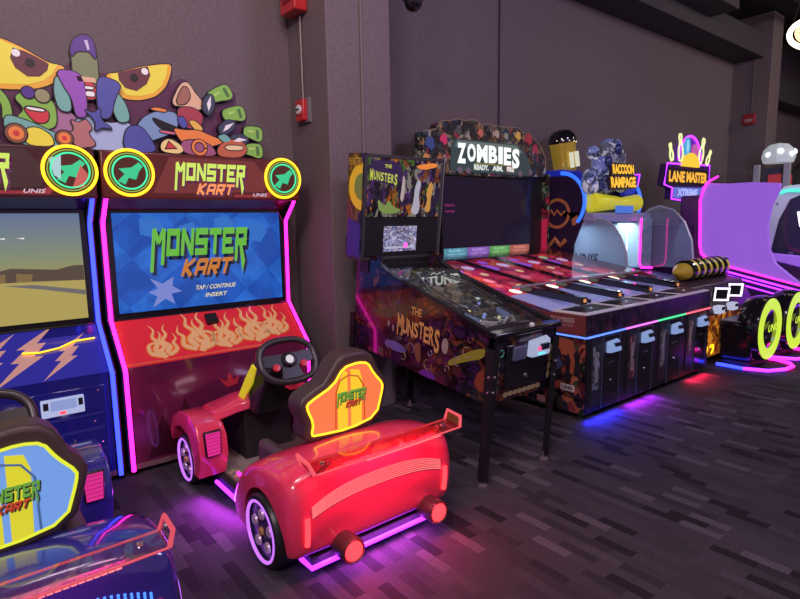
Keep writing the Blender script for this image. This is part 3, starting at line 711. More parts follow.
    # crease line on the deck
    P = [hitd(x, y) for x, y in ((-.40, .10), (-.405, .2), (-.40, .34), (-.38, .43), (-.34, .40), (-.3, .36))]
    # tail lamps
    for s in (-1, 1):
        x = .04 + s * .245
        p = B().lathe([(.03, .18), (.045, .12), (.056, .05), (.058, -.02), (.052, -.035), (.046, -.028), (.001, -.024)], (x, .005, .118), (0, 1, 0), 28).build('tail_lamp_pod', mat('pod', (.07, .03, .035), .3, .3), t, smooth=True)
        B().lathe([(.045, 0), (.042, .010), (.026, .015), (.001, .017)], (x, -.019, .118), (0, -1, 0), 24).build('lens', n_red, p, smooth=True)
        B().box(x - .012, x + .012, .10, .2, .10, .135).build('bracket', black, p)
    # wheels
    def wheel(x, y, s, R=.148, Wd=.11):
        w = B().lathe([(R * .80, .03), (R * .80, 0), (R * .93, .004), (R, .022), (R, Wd - .02), (R * .9, Wd), (R * .6, Wd)], (x, y, R + .002), (-s, 0, 0), 36).build('wheel', rubber, t, smooth=True)
        B().torus((x - s * .004, y, R), (1, 0, 0), R * .80, .0075, 40).build('wheel_light_ring', glow('wheel_led', (.55, .16, 1.), 1.3), w, smooth=True)
        B().lathe([(R * .79, 0), (R * .7, .006), (.001, .008)], (x - s * .022, y, R), (-s, 0, 0), 28).build('rim', mat('rim_navy', (.04, .02, .11), .25, .2), w)
        b = B()
        for i in range(5):
            a = 2 * PI * i / 5 + .3; c = (x - s * .016, y + R * .45 * math.cos(a), R + R * .45 * math.sin(a)); b.lathe([(.026, 0), (.022, .010), (.001, .012)], c, (s, 0, 0), 12)
        b.build('rim_spokes', mat('spoke', (.75, .55, .75), .3, .3), w, smooth=True)
        B().lathe([(.020, 0), (.018, .012), (.001, .016)], (x - s * .012, y, R), (s, 0, 0), 14).build('hub', mat('hub_gold', (.75, .45, .12), .25, .6), w, smooth=True)
    for s in (-1, 1):
        wheel(s * .482, .30, s, .168, .12); wheel(s * .468, 1.34, s, .150, .10)
    # spoiler
    z_sp = .525; sp = B(); pts = []
    f2 = lambda x, d: Vector((x, -.03 + d, z_sp + .012 * (1 - (x / .42) ** 2) + d * .10))
    for th in (0, .012):
        pass
    rs = []
    for i in range(17):
        x = -.39 + .79 * i / 16; bow = .02 * (1 - (x / .40) ** 2)
        rs.append([f2(x, -.02 - bow) + Vector((0, 0, -.006)), f2(x, .085 - bow) + Vector((0, 0, -.006)), f2(x, .085 - bow) + Vector((0, 0, .006)), f2(x, -.02 - bow) + Vector((0, 0, .006))])
    sp.rings(rs)
    spo = sp.build('spoiler', acr, t)
    e = B()
    for d in (-.02, .085): e.tube([f2(-.39 + .79 * i / 16, d - .02 * (1 - ((-.39 + .79 * i / 16) / .40) ** 2)) for i in range(17)], .0045, 6)
    for s in (-1, 1):
        x = s * .398 + .004; a = f2(x, -.02); c = f2(x, .085); up = Vector((s * .018, 0, .045))
        e.tube([a, a + up + Vector((0, .015, 0)), c + up, c], .008, 6)
    e.build('spoiler_edge', acre, spo, smooth=True)
    for s in (-1, 1):
        x = s * .395 + .005; a = f2(x, -.02); c = f2(x, .085); up = Vector((s * .018, 0, .045))
        k = B(); k.rings([[a, c, c + up, a + up + Vector((0, .015, 0))], [q + Vector((s * .006, 0, 0)) for q in (a, c, c + up, a + up + Vector((0, .015, 0)))]]); k.build('spoiler_winglet', acr, spo)
        B().lathe([(.011, 0), (.010, .008), (.001, .01)], f2(s * .33, .03) + Vector((0, 0, .004)), (0, 0, 1), 12).build('spoiler_bolt', chrome, spo)
        h, n = hitd(s * .30, .09)
        B().tube([f2(s * .30, .03), h - Vector((0, 0, .02))], .012, 8).build('spoiler_post', body, spo, smooth=True)
    # led row under the spoiler
    b = B()
    for i in range(22): 
        x = -.15 + .40 * i / 21; b.box(x, x + .015, -.060, -.05, z_sp - .007, z_sp + .001)
    b.build('spoiler_led_row', glow('led_row', (1., .16, .16), 2.2), spo)
    # front fenders and nose
    for s in (-1, 1):
        b = B(); rr = []
        prof = []
        for (x, k) in ((s * .462, 0), (s * .455, 1), (s * .33, 1), (s * .30, 0)):
            z = .0 if k else -.02
            rr.append([(x, 1.13 + (.01 if not k else 0), .10), (x, 1.09, .22), (x, 1.10, .33), (x, 1.15, .405 + z), (x, 1.27, .435 + z), (x, 1.42, .42 + z), (x, 1.55, .36 + z), (x, 1.60, .26), (x, 1.58, .20), (x, 1.52, .30), (x, 1.40, .335), (x, 1.27, .31), (x, 1.22, .24), (x, 1.215, .10)])
        b.rings(rr); fe = b.build('front_fender', body, t, bevel=.012, bseg=3)
        lo_ = Fr((s * .385, 1.083, .305), (1, 0, 0), (0, .06, 1))
        B().prism([(-.045, -.075), (.04, -.075), (.048, .07), (-.05, .07)], lo_, -.02, .004).build('lamp_frame', ink, fe, bevel=.006)
        lm = B().prism([(-.037, -.066), (.032, -.066), (.04, .061), (-.042, .061)], lo_, -.02, .009).build('fender_lamp', glow('lamp_magenta', (.85, .02, .30), .85), fe)
        b = B()
        for k in range(6): b.prism([(-.036, -.05 + k * .02), (.033, -.05 + k * .02), (.033, -.047 + k * .02), (-.036, -.047 + k * .02)], lo_, 0, .0115)
        b.build('lamp_ribs', glow('lamp_rib', (.45, .01, .14), .7), lm)
    nb = B(); rr = []
    for x, zt, yb in ((-.32, .43, 1.2), (-.2, .47, 1.16), (-.1, .50, 1.1), (.1, .50, 1.1), (.2, .47, 1.16), (.32, .43, 1.2)):
        rr.append([(x, yb, zt - .05), (x, yb + .01, zt), (x, yb + .18, zt + .01), (x, 1.5, zt - .06), (x, 1.5, zt - .12)])
    nb.rings(rr); no = nb.build('nose_cowl', body, t, bevel=.008)
    B().box(-.15, .15, 1.2, 1.56, .085, .42).build('pedal_box', blackm, t, bevel=.01)
    b = B(); b.tube([(-.15, 1.13, .5), (-.13, 1.2, .6), (.13, 1.2, .6), (.15, 1.13, .5)], .008); b.tube([(-.05, 1.19, .5), (-.05, 1.2, .6)], .008); b.build('cowl_rail', body, no, smooth=True)
    # steering column, dash and wheel
    b = B(); b.rings([[(-.15, 1.05, .42), (.15, 1.05, .42), (.15, 1.32, .42), (-.15, 1.32, .42)], [(-.11, .97, .64), (.11, .97, .64), (.11, 1.16, .70), (-.11, 1.16, .70)], [(-.06, .95, .70), (.06, .95, .70), (.06, 1.05, .74), (-.06, 1.05, .74)]])
    da = b.build('steering_column', black, t, bevel=.012)
    B().prism([(-1.30, .44), (-1.22, .455), (-1.06, .60), (-1.00, .70), (-1.04, .72), (-1.14, .62)], Fr((-.145, 0, 0), (0, -1, 0), (0, 0, 1)), 0, .012).build('side_flash', flash, da)
    B().box(.02, .12, .93, 1.0, .56, .585).build('red_lever', mat('lever_red', (.6, .03, .05), .3, 0, (.6, .02, .06), .3), da, bevel=.006)
    sw = Fr((0, .90, .745), (1, 0, 0), (0, .62, 1)); R = .158
    ring_pts = [(R * 1.06 * math.copysign(abs(math.cos(a)) ** .8, math.cos(a)), R * .78 * math.copysign(abs(math.sin(a)) ** .8, math.sin(a))) for a in [2 * PI * k / 40 for k in range(40)]]
    wl = B().tube([sw(*p) for p in ring_pts], .019, 10, True).build('steering_wheel', mat('grip', (.035, .028, .03), .3), t, smooth=True)
    b = B()
    for P in ([(-.155, .045), (-.155, -.02), (-.03, -.04), (-.03, .04)], [(.155, .045), (.155, -.02), (.03, -.04), (.03, .04)], [(-.07, -.13), (.07, -.13), (.04, 0), (-.04, 0)]):
        b.prism(P, sw, -.012, .006)
    b.build('wheel_spokes', black, wl, bevel=.004)
    for s in (-1, 1): B().lathe([(.022, 0), (.02, .012), (.001, .014)], sw(s * .085, -.035, .004), sw.n, 14).build('wheel_button', mat('btn_red', (.45, .02, .03), .3, 0, (.4, .01, .03), .25), wl, smooth=True)
    B().lathe([(.045, -.03), (.045, .012), (.036, .022), (.001, .022)], sw(0, 0, 0), sw.n, 24).build('wheel_hub', blackg, wl, smooth=True)
    B().lathe([(.024, 0), (.02, .008), (.001, .009)], sw(0, 0, .022), sw.n, 20).build('start_button', glow('start_white', (.75, .68, .72), .9), wl, smooth=True)
    # seat
    IN = [(-.191, .524), (-.178, .579), (-.213, .664), (-.196, .684), (-.065, .738), (-.006, .815), (.076, .826), (.138, .815), (.172, .756), (.226, .694), (.222, .658), (.182, .535), (.018, .505), (-.172, .517)]
    IN = soft(IN, 1); OUTL = [(a, z + (.022 if z > .78 else 0)) for a, z in grow(IN, .036)]
    def lean(y0): return Fr((0, y0, .45), (1, 0, 0), (0, .0, 1))
    fr = lean(.33); dz = lambda P: [(x, z - .45) for x, z in P]
    sb = B().prism(dz(OUTL), fr, -.13, 0).build('seat_back', mat('seat_shell', (.06, .036, .036), .45), t, bevel=.02, bseg=3)
    pn = B().prism(dz(IN), fr, -.02, .004).build('glow_panel', seatA, sb)
    B().tube([fr(x, z - .45, .004) for x, z in IN], .0055, 8, True).build('panel_edge_light', edge if red else edge, pn, smooth=True)
    b = B(); b.flat(dz([(-.045, .505), (.01, .508), (.015, .79), (-.005, .80), (-.035, .74), (-.045, .72)]), fr, .006); b.flat(dz([(.03, .508), (.09, .52), (.10, .74), (.085, .79), (.035, .80)]), fr, .006)
    b.build('bonnet_stripes', seatS, pn)
    b = B(); b.tube([fr(x, z - .45, .006) for x, z in ((-.06, .52), (-.052, .70), (-.03, .755), (.02, .775), (.075, .76), (.108, .71), (.11, .53))], .004, 6); b.build('stripe_outline', mat('so', (.30, .08, .01), .3, 0, (.45, .09, .01), .6) if red else mat('sob', (.05, .1, .2), .3, 0, (.05, .13, .3), .6), pn)
    lg = glow('seat_logo_green', (.16, .42, .05), .8); lo = glow('seat_logo_red', (.65, .06, .02), .8); ls = glow('seat_logo_dark', (.02, .03, .005), .6)
    logo(lg, lo, ls, fr, .035, .675 - .45, .165, .008, pn, .004, 'seat')
    cu = B().box(-.23, .23, .36, .78, .20, .34).build('seat_cushion', mat('cushion', (.09, .055, .06), .5), t, bevel=.04, bseg=4)
    B().box(-.20, .20, .30, .70, .085, .22).build('seat_base', blackm, t)
    for s in (-1, 1):
        B().box(s * .24 - .035, s * .24 + .035, .42, .76, .26, .40).build('seat_bolster', mat('bolster', (.09, .055, .065), .5), cu, bevel=.03, bseg=3)
    return t
kart(1.42 - 1.385, 1.745, False)
kart(1.42, 1.88, True)

# ------------------------------------------------------------------ pinball machine
def pinball():
    t = thing('pinball_machine', 'dark pinball machine with THE MUNSTERS on its side art and a tall backbox', 'pinball machine', (2.555, 2.06, 0))
    Mt = Matrix.Translation((0, 0, .47)) @ Matrix.Rotation(math.radians(-6.5), 4, 'X')
    # rotate so the rear rises
    Mt = Matrix.Translation((0, 0, .47)) @ Matrix.Rotation(math.radians(6.5), 4, 'X')
    W = .285; D = 1.33
    side = art('munster_side', [(.012, .008, .02), (.03, .012, .06), (.08, .02, .02), (.035, .012, .06), (.02, .02, .03), (.14, .04, .015), (.012, .01, .015), (.07, .012, .06), (.012, .01, .015)], 17., 0., .2, .2, 7., (1, 1, 1.2), coat=.8)
    cab = blackg
    prof = [(0, 0), (0, .40), (.9, .565), (1.06, .61), (1.06, .68), (D, .68), (D, 0)]
    bd = B(Mt)
    fr = Fr((0, 0, 0), (0, 1, 0), (0, 0, 1))
    bd.box(-W + .02, W - .02, .02, D - .02, .0, .335); bd.box(-W + .02, W - .02, 1.18, D - .01, .3, .66)
    bd.build('cabinet', black, t)
    for s in (-1, 1):
        f = Fr((s * (W - .01), 0, 0), (0, 1, 0), (0, 0, 1))
        p = B(Mt).prism(prof, f, -.01, .01).build('side_wall', side, t)
        r = B(Mt); r.rings([[(s * W - .02 - s * .008, y, z - .004), (s * W + .02 - s * .008, y, z - .004), (s * W + .02 - s * .008, y, z + .012), (s * W - .02 - s * .008, y, z + .012)] for y, z in ((-.01, .405), (.9, .572), (1.06, .622))]); r.build('side_rail', blackg, t, bevel=.003)
        if s < 0:
            fl = Fr((-W - .001, 0, 0), (0, -1, 0), (0, 0, 1))
            g1 = mat('munster_gold', (.70, .36, .10), .35); g2 = mat('munster_orange', (.42, .11, .02), .3)
            b = B(Mt)
            word = 'MUNSTERS'; x = -.835
            for i, ch in enumerate(word):
                hh = [.155, .11, .11, .10, .11, .105, .12, .15][i]; ww = .046 if ch not in 'MN' else .054
                if i == 0: hh = .15
                b.text(ch, fl, x + ww / 2, .275 + [0, .005, -.005, .0, .01, -.005, .0, -.02][i], ww, hh, .002, bold=.03, shear=.0); x += ww + .004
            b.text('THE', fl, -.65, .395, .10, .052, .002, bold=.03)
            b.build('side_title', g1, p)
            def s_(nm, P, m, n=.0012): B(Mt).flat(soft(P, 1), fl, n).build(nm, m, p)
            s_('blue_car_shape', [(-.98, .10), (-.9, .145), (-.78, .14), (-.72, .10), (-.85, .075)], mat('mb', (.16, .12, .42), .25, coat=.5))
            s_('lime_beam', [(-.34, .17), (-.12, .30), (-.05, .32), (-.06, .26), (-.2, .20), (-.33, .13)], mat('ml', (.30, .28, .03), .3, coat=.5))
            s_('pale_oval', circ(-.375, .245, .028, 14, .05), mat('mo', (.36, .28, .26), .3))
            s_('violet_patch', [(-.62, .0), (-.52, .06), (-.43, .02), (-.45, .0)], mat('mv', (.16, .03, .34), .3))
            s_('orange_creature', [(-.1, .16), (-.06, .2), (-.03, .12), (-.05, .05), (-.12, .09)], mat('mr', (.24, .05, .03), .3))
            for q in range(6): s_('pale_fleck', circ(-.93 + q * .05, .25 - .02 * (q % 2), .012, 8, .022), mat('mf%d' % q, (.30, .22, .20), .4), .0014)
            s_('spiral_band', [(-.66, .18), (-.60, .21), (-.585, .10), (-.60, .06), (-.64, .10)], mat('ms', (.22, .08, .05), .4), .0014)
            for k in range(16):
                cx = -1.0 + .055 * k + .02 * ((k * 7) % 3); cz = .04 + .07 * ((k * 5) % 4) + .006 * k; r0 = .014 + .006 * (k % 3); cc = [(.30, .20, .12), (.22, .16, .30), (.34, .26, .22), (.20, .06, .03)][k % 4]
                if -.86 < cx < -.42 and cz > .17: continue
                P = [(cx + r0 * (1 + q * .12) * math.cos(q * .8 + k), cz + r0 * (1 + q * .12) * math.sin(q * .8 + k)) for q in range(7)]
                B(Mt).tube([fl(a_, b2, .001) for a_, b2 in P], .0028, 5).build('painted_curl', mat('curl%d' % k, cc, .35), p)
    # front face
    ff = Fr((0, 0, 0), (1, 0, 0), (0, 0, 1))
    fp = B(Mt).box(-W, W, 0, .03, 0, .40).build('front_face', side, t)
    cd = B(Mt).box(-.17, .19, -.012, .0, .07, .335).build('coin_door', blackg, t, bevel=.005)
    b = B(Mt); b.box(-.15, .17, -.016, -.01, .195, .203); b.box(-.155, .175, -.015, -.01, .08, .086); b.build('door_seams', ink, cd)
    B(Mt).lathe([(.016, 0), (.014, .008), (.001, .01)], (.01, -.012, .13), (0, -1, 0), 14).build('door_lock', chrome, cd, smooth=True)
    gm = mat('skull_gold', (.36, .28, .14), .45)
    f3 = Fr((0, -.0, 0), (1, 0, 0), (0, 0, 1))
    for k in range(5): B(Mt).flat(circ(-.235, .08 + k * .05, .020, 8, .026), f3, .002).build('gold_ornament', gm, fp)
    for k in range(4): B(Mt).flat(circ(.245, .09 + k * .055, .016, 8, .028), f3, .002).build('gold_ornament', gm, fp)
    for k in range(8): B(Mt).flat(circ(-.14 + k * .042, .035, .022, 8, .016), f3, .002).build('gold_ornament', gm, fp)
    sb = B(Mt).lathe([(.026, 0), (.026, .008), (.018, .012), (.001, .012)], (-.225, -.0, .30), (0, -1, 0), 20).build('start_button', black, t, smooth=True)
    B(Mt).torus((-.225, -.012, .30), (0, 1, 0), .02, .003).build('button_ring', mat('teal_ring', (.1, .4, .32), .3), sb)
    cr = B(Mt); cr.rings([[(-.0, -.012, .245), (.16, -.012, .245), (.17, -.012, .36), (-.0, -.012, .345)], [(.0, -.05, .25), (.16, -.05, .25), (.165, -.05, .345), (.0, -.05, .335)], [(.02, -.07, .265), (.145, -.07, .265), (.145, -.06, .33), (.02, -.06, .325)]])
    cr = cr.build('card_reader', glow('reader_w', (.45, .52, .75), .75), t, bevel=.008)
    B(Mt).box(.055, .125, -.076, -.06, .295, .33).build('reader_screen', mat('rsd', (.02, .025, .05), .2), cr); B(Mt).box(.03, .05, -.076, -.06, .295, .315).build('reader_light', glow('pinkdot', (1, .1, .3), 1.2), cr)
    b = B(Mt); b.box(.03, .09, -.076, -.06, .27, .28); b.build('reader_slot', n_cyan, cr)
    B(Mt).box(-.13, -.02, -.03, -.01, .24, .325).build('reader_cover', mat('cov', (.10, .11, .2), .4), t, bevel=.006)
    # lock bar, glass, playfield
    lb = B(Mt).box(-W - .012, W + .012, -.03, .045, .392, .425).build('lock_bar', blackg, t, bevel=.01)
    B(Mt).lathe([(.016, 0), (.014, .012), (.001, .016)], (.05, .01, .425), (0, 0, 1), 14).build('lock_bar_button', white, lb, smooth=True)
    pf = Fr((0, .03, .345), (1, 0, 0), (0, 1, .195))
    pfm = art('playfield', [(.02, .022, .022), (.06, .065, .06), (.10, .11, .10), (.20, .16, .07), (.03, .033, .03), (.30, .32, .30), (.06, .08, .12), (.025, .03, .028)], 26., .42, .3, .3, 16.)
    po = B(Mt).prism([(-W + .02, 0), (W - .02, 0), (W - .02, 1.14), (-W + .02, 1.14)], pf, -.01, 0).build('playfield', pfm, t)
    ap = B(Mt).prism([(-W + .02, .0), (W - .02, 0), (W - .02, .10), (.1, .16), (-.1, .16), (-W + .02, .10)], pf, 0, .02).build('apron', mat('apron', (.03, .026, .03), .25), po)
    B(Mt).prism([(-.23, .02), (-.05, .02), (-.05, .10), (-.23, .10)], pf, .02, .022).build('apron_card', mat('acard', (.34, .24, .10), .4, 0, (.34, .2, .05), .25), ap)
    # bumpers, ramps, flippers
    for (x, y) in ((-.08, .68), (.07, .70), (0, .58)):
        p = B(Mt).lathe([(.03, 0), (.03, .035), (.038, .04), (.038, .05), (.001, .053)], pf(x, y), pf.n, 18).build('bumper', mat('bumper', (.22, .2, .17), .3, 0, (.6, .5, .3), .12), po, smooth=True)
    b = B(Mt); b.tube([pf(-.2, .3, .05), pf(-.21, .6, .07), pf(-.12, .85, .08), pf(.08, .88, .08), pf(.2, .7, .07), pf(.2, .35, .05)], .006, 6); b.tube([pf(-.16, .3, .05), pf(-.17, .6, .07), pf(-.1, .8, .08), pf(.06, .82, .08), pf(.16, .68, .07), pf(.16, .35, .05)], .006, 6)
    b.build('wire_ramp', chrome, po, smooth=True)
    for s in (-1, 1):
        B(Mt).prism([(s * .11, .215), (s * .035, .175), (s * .03, .185), (s * .115, .235)], pf, 0, .025).build('flipper', white, po)
        B(Mt).prism([(s * .16, .25), (s * .12, .24), (s * .16, .36)], pf, 0, .03).build('slingshot', mat('sling%d' % s, (.1, .11, .14), .3, 0, (.3, .4, .8), .25), po)
    spots = [(-.18, .45), (.12, .48), (-.05, .40), (.18, .55), (-.02, .30), (-.15, .86), (.03, .95), (.18, .9), (.09, .27), (-.09, .27), (.02, .33)]
    for i, (x, y) in enumerate(spots): B(Mt).lathe([(.011, 0), (.011, .008), (.001, .011)], pf(x, y), pf.n, 10).build('playfield_lamp', glow('pl%d' % i, [(.7, .8, .75), (.3, .4, .9), (.9, .75, .4)][i % 3], .9), po)
    # white lettering plate standing at the back of the playfield
    lf = Fr((.0, .84, .548), (1, 0, 0), (0, .55, 1))
    pc = B(Mt).prism([(-.06, -.06), (.29, -.06), (.29, .06), (-.06, .06)], lf, -.006, 0).build('lettering_plate', mat('lplate', (.03, .035, .03), .3), po)
    B(Mt).text('TUND', lf, .115, -.012, .33, .075, .001, bold=.045, shear=.35).build('plate_letters', glow('plw', (.62, .66, .56), .75), pc)
    B(Mt).tube([lf(.0, .03, .002), lf(.03, .045, .002), lf(.05, .03, .002), lf(.09, .04, .002), lf(.13, .045, .002)], .004, 5).build('script_flourish', glow('plf', (.5, .55, .45), .7), pc)
    gf = Fr((0, .03, .405), (1, 0, 0), (0, 1, .188))
    B(Mt).prism([(-W + .01, 0), (W - .01, 0), (W - .01, 1.13), (-W + .01, 1.13)], gf, 0, .005).build('playfield_glass', clear('pin_glass', (.9, .9, .92), .07, .03), t)
    # backbox
    y0 = 1.185; z0 = .64; z1 = 1.36; w2 = .355
    head = art('munster_head', [(.012, .008, .016), (.05, .02, .09), (.16, .16, .12), (.05, .11, .02), (.14, .045, .012), (.02, .012, .03), (.16, .12, .11), (.02, .015, .04), (.01, .008, .014), (.30, .10, .012)], 20., .5, .25, .4, 14., (1, 1, .55))
    headside = art('munster_head_side', [(.16, .05, .02), (.05, .02, .14), (.06, .03, .2), (.1, .03, .03), (.03, .012, .05), (.22, .10, .02)], 11., .0, .3, .4, 8., (1, 1, .5))
    bx = B(Mt).box(-w2, w2, y0 + .012, y0 + .185, z0, z1).build('backbox', black, t)
    B(Mt).box(-w2 + .06, w2 - .06, y0 + .0, y0 + .1, .55, z0 + .02).build('backbox_neck', black, t)
    fb = XZ(y0)
    bz = B(Mt)
    for q in ((-w2, w2, z1 - .022, z1), (-w2, w2, z0, z0 + .02), (-w2, -w2 + .022, z0, z1), (w2 - .022, w2, z0, z1)): bz.box(q[0], q[1], y0 - .006, y0 + .014, q[2], q[3])
    bz.build('backbox_frame', mat('headframe', (.08, .075, .085), .3, .5), bx, bevel=.003)
    B(Mt).box(w2 - .002, w2 + .006, y0 - .01, y0 + .01, z0, z1).build('edge_trim', mat('trim_silver', (.5, .5, .52), .25, .9), bx)
    tl = B(Mt).box(-w2 + .022, w2 - .022, y0, y0 + .012, z0 + .30, z1 - .022).build('backglass', head, bx)
    ft = XZ(y0 - .001)
    def h_(nm, P, c, e=.5, n=.001): B(Mt).flat(soft(P, 1), ft, n).build(nm, mat('h_' + nm, c, .4, 0, c, e), tl)
    wl_ = z0
    h_('violet_sky', [(-.32, wl_ + .68), (-.05, wl_ + .68), (-.02, wl_ + .58), (-.12, wl_ + .52), (-.3, wl_ + .54)], (.03, .014, .06), .4, .0005)
    h_('green_moss', [(-.22, wl_ + .33), (-.08, wl_ + .32), (-.02, wl_ + .35), (-.1, wl_ + .37), (-.14, wl_ + .42), (-.17, wl_ + .37), (-.24, wl_ + .43)], (.16, .26, .06))
    h_('pale_column', [(-.04, wl_ + .42), (-.01, wl_ + .40), (.0, wl_ + .55), (-.02, wl_ + .60), (-.03, wl_ + .5)], (.38, .34, .30))
    h_('grey_column', [(.06, wl_ + .33), (.12, wl_ + .31), (.15, wl_ + .36), (.13, wl_ + .46), (.15, wl_ + .54), (.12, wl_ + .57), (.09, wl_ + .5), (.09, wl_ + .42)], (.36, .38, .42))
    h_('gold_column', [(.19, wl_ + .34), (.22, wl_ + .42), (.20, wl_ + .47), (.24, wl_ + .56), (.27, wl_ + .52), (.25, wl_ + .44), (.25, wl_ + .33)], (.48, .26, .05))
    h_('orange_streak', [(.08, wl_ + .66), (.28, wl_ + .69), (.3, wl_ + .66), (.15, wl_ + .63)], (.62, .20, .03), .7)
    b = B(Mt); x = -.31
    for i, ch in enumerate('MUNSTERS'):
        hh = .09 if i in (0, 7) else .07; b.text(ch, ft, x + .012, z0 + .585 - i * .004, .024, hh * .85, .003, bold=.03); x += .030
    hg = glow('head_title', (.62, .66, .08), .8); b.build('backglass_title', hg, tl)
    B(Mt).text('THE', ft, -.16, z0 + .645, .06, .025, .003, bold=.03).build('backglass_small_title', hg, tl)
    spk = B(Mt).box(-w2 + .022, w2 - .022, y0, y0 + .012, z0 + .02, z0 + .295).build('speaker_panel', black, bx)
    lcd = B(Mt).box(-.17, .13, y0 - .004, y0 + .01, z0 + .055, z0 + .235).build('score_display', art('score_screen', [(.15, .16, .3), (.35, .38, .5), (.22, .22, .36), (.3, .26, .3), (.1, .1, .2)], 26., .9, .2, .9, 20., (1, 1, 1.6)), bx)
    B(Mt).flat(circ(.03, z0 + .095, .022, 12), XZ(y0 - .004), .002).build('pink_spot', glow('ps', (1, .15, .75), 1.1), lcd)
    B(Mt).flat([(-.16, z0 + .075), (.12, z0 + .075), (.12, z0 + .09), (-.16, z0 + .09)], XZ(y0 - .004), .001).build('score_line', glow('sl', (.45, .45, .6), .9), lcd)
    sd = B(Mt).box(-w2 - .006, -w2, y0 + .006, y0 + .185, z0, z1).build('backbox_side_art', headside, bx)
    fl = Fr((-w2 - .006, 0, 0), (0, -1, 0), (0, 0, 1))
    B(Mt).flat(arcband(-(y0 + .012), z0 + .50, .155, .09, PI * .5, PI * 1.5), fl, .001).build('yellow_arc', mat('ya', (.75, .45, .03), .3, 0, (.7, .4, .02), .2), sd)
    B(Mt).flat(circ(-(y0 + .012), z0 + .50, .09, 16, None, PI * .5, PI * 1.5), fl, .001).build('green_core', mat('gc', (.22, .3, .08), .3), sd)
    B(Mt).text('MUNSTERS', fl, -(y0 + .10), z0 + .665, .15, .055, .001, bold=.03).text('THE', fl, -(y0 + .09), z0 + .70, .04, .018, .001).build('side_art_title', mat('sat', (.55, .36, .06), .3), sd)
    B(Mt).flat([(-y0 - .17, z0 + .02), (-y0 - .02, z0 + .02), (-y0 - .02, z0 + .25), (-y0 - .17, z0 + .28)], fl, .0008).build('violet_night', mat('vn', (.06, .03, .26), .3), sd)
    # legs
    for (x, y, fx, fy, zt) in ((-W + .0, .03, -.34, -.015, .80), (W - .0, .03, .262, -.015, .80), (-W, D - .04, -.32, D + .06, .85), (W, D - .04, .30, D + .06, .85)):
        b = B(); sx = 1 if x > 0 else -1; sy = -1 if y < .5 else 1
        c0 = Vector((x + sx * .012, y + sy * .035 - (.05 if y < .5 else -.02), zt)); c1 = Vector((fx, fy, .035))
        def sec(c, k): return [c + Vector((0, 0, 0)), c + Vector((-sx * .055 * k, 0, 0)), c + Vector((-sx * .055 * k, -sy * .006, 0)), c + Vector((-sx * .006, -sy * .006, 0)), c + Vector((-sx * .006, -sy * .055 * k, 0)), c + Vector((0, -sy * .055 * k, 0))]
        b.rings([sec(c0, 1), sec(c0.lerp(c1, .5), .9), sec(c1, .75)])
        lg = b.build('leg', black, t)
        B().lathe([(.028, 0), (.028, .012), (.012, .018), (.008, .05)], c1 + Vector((-sx * .02, -sy * .02, -.035)), (0, 0, 1), 16).build('leg_leveller', mat('leveller', (.35, .28, .28), .35, .7), lg, smooth=True)
        if y < .5:
            b = B()
            for dz in (.06, .14): b.lathe([(.010, 0), (.009, .006), (.001, .008)], c0.lerp(c1, dz / .7 + .12) + Vector((sx * .002, .02, 0)), (sx, 0, 0), 10).lathe([(.010, 0), (.009, .006), (.001, .008)], c0.lerp(c1, dz / .7 + .12) + Vector((-sx * .02, -.002, 0)), (0, -1, 0), 10)
            b.build('leg_bolts', chrome, lg, smooth=True)
    return t
pinball()

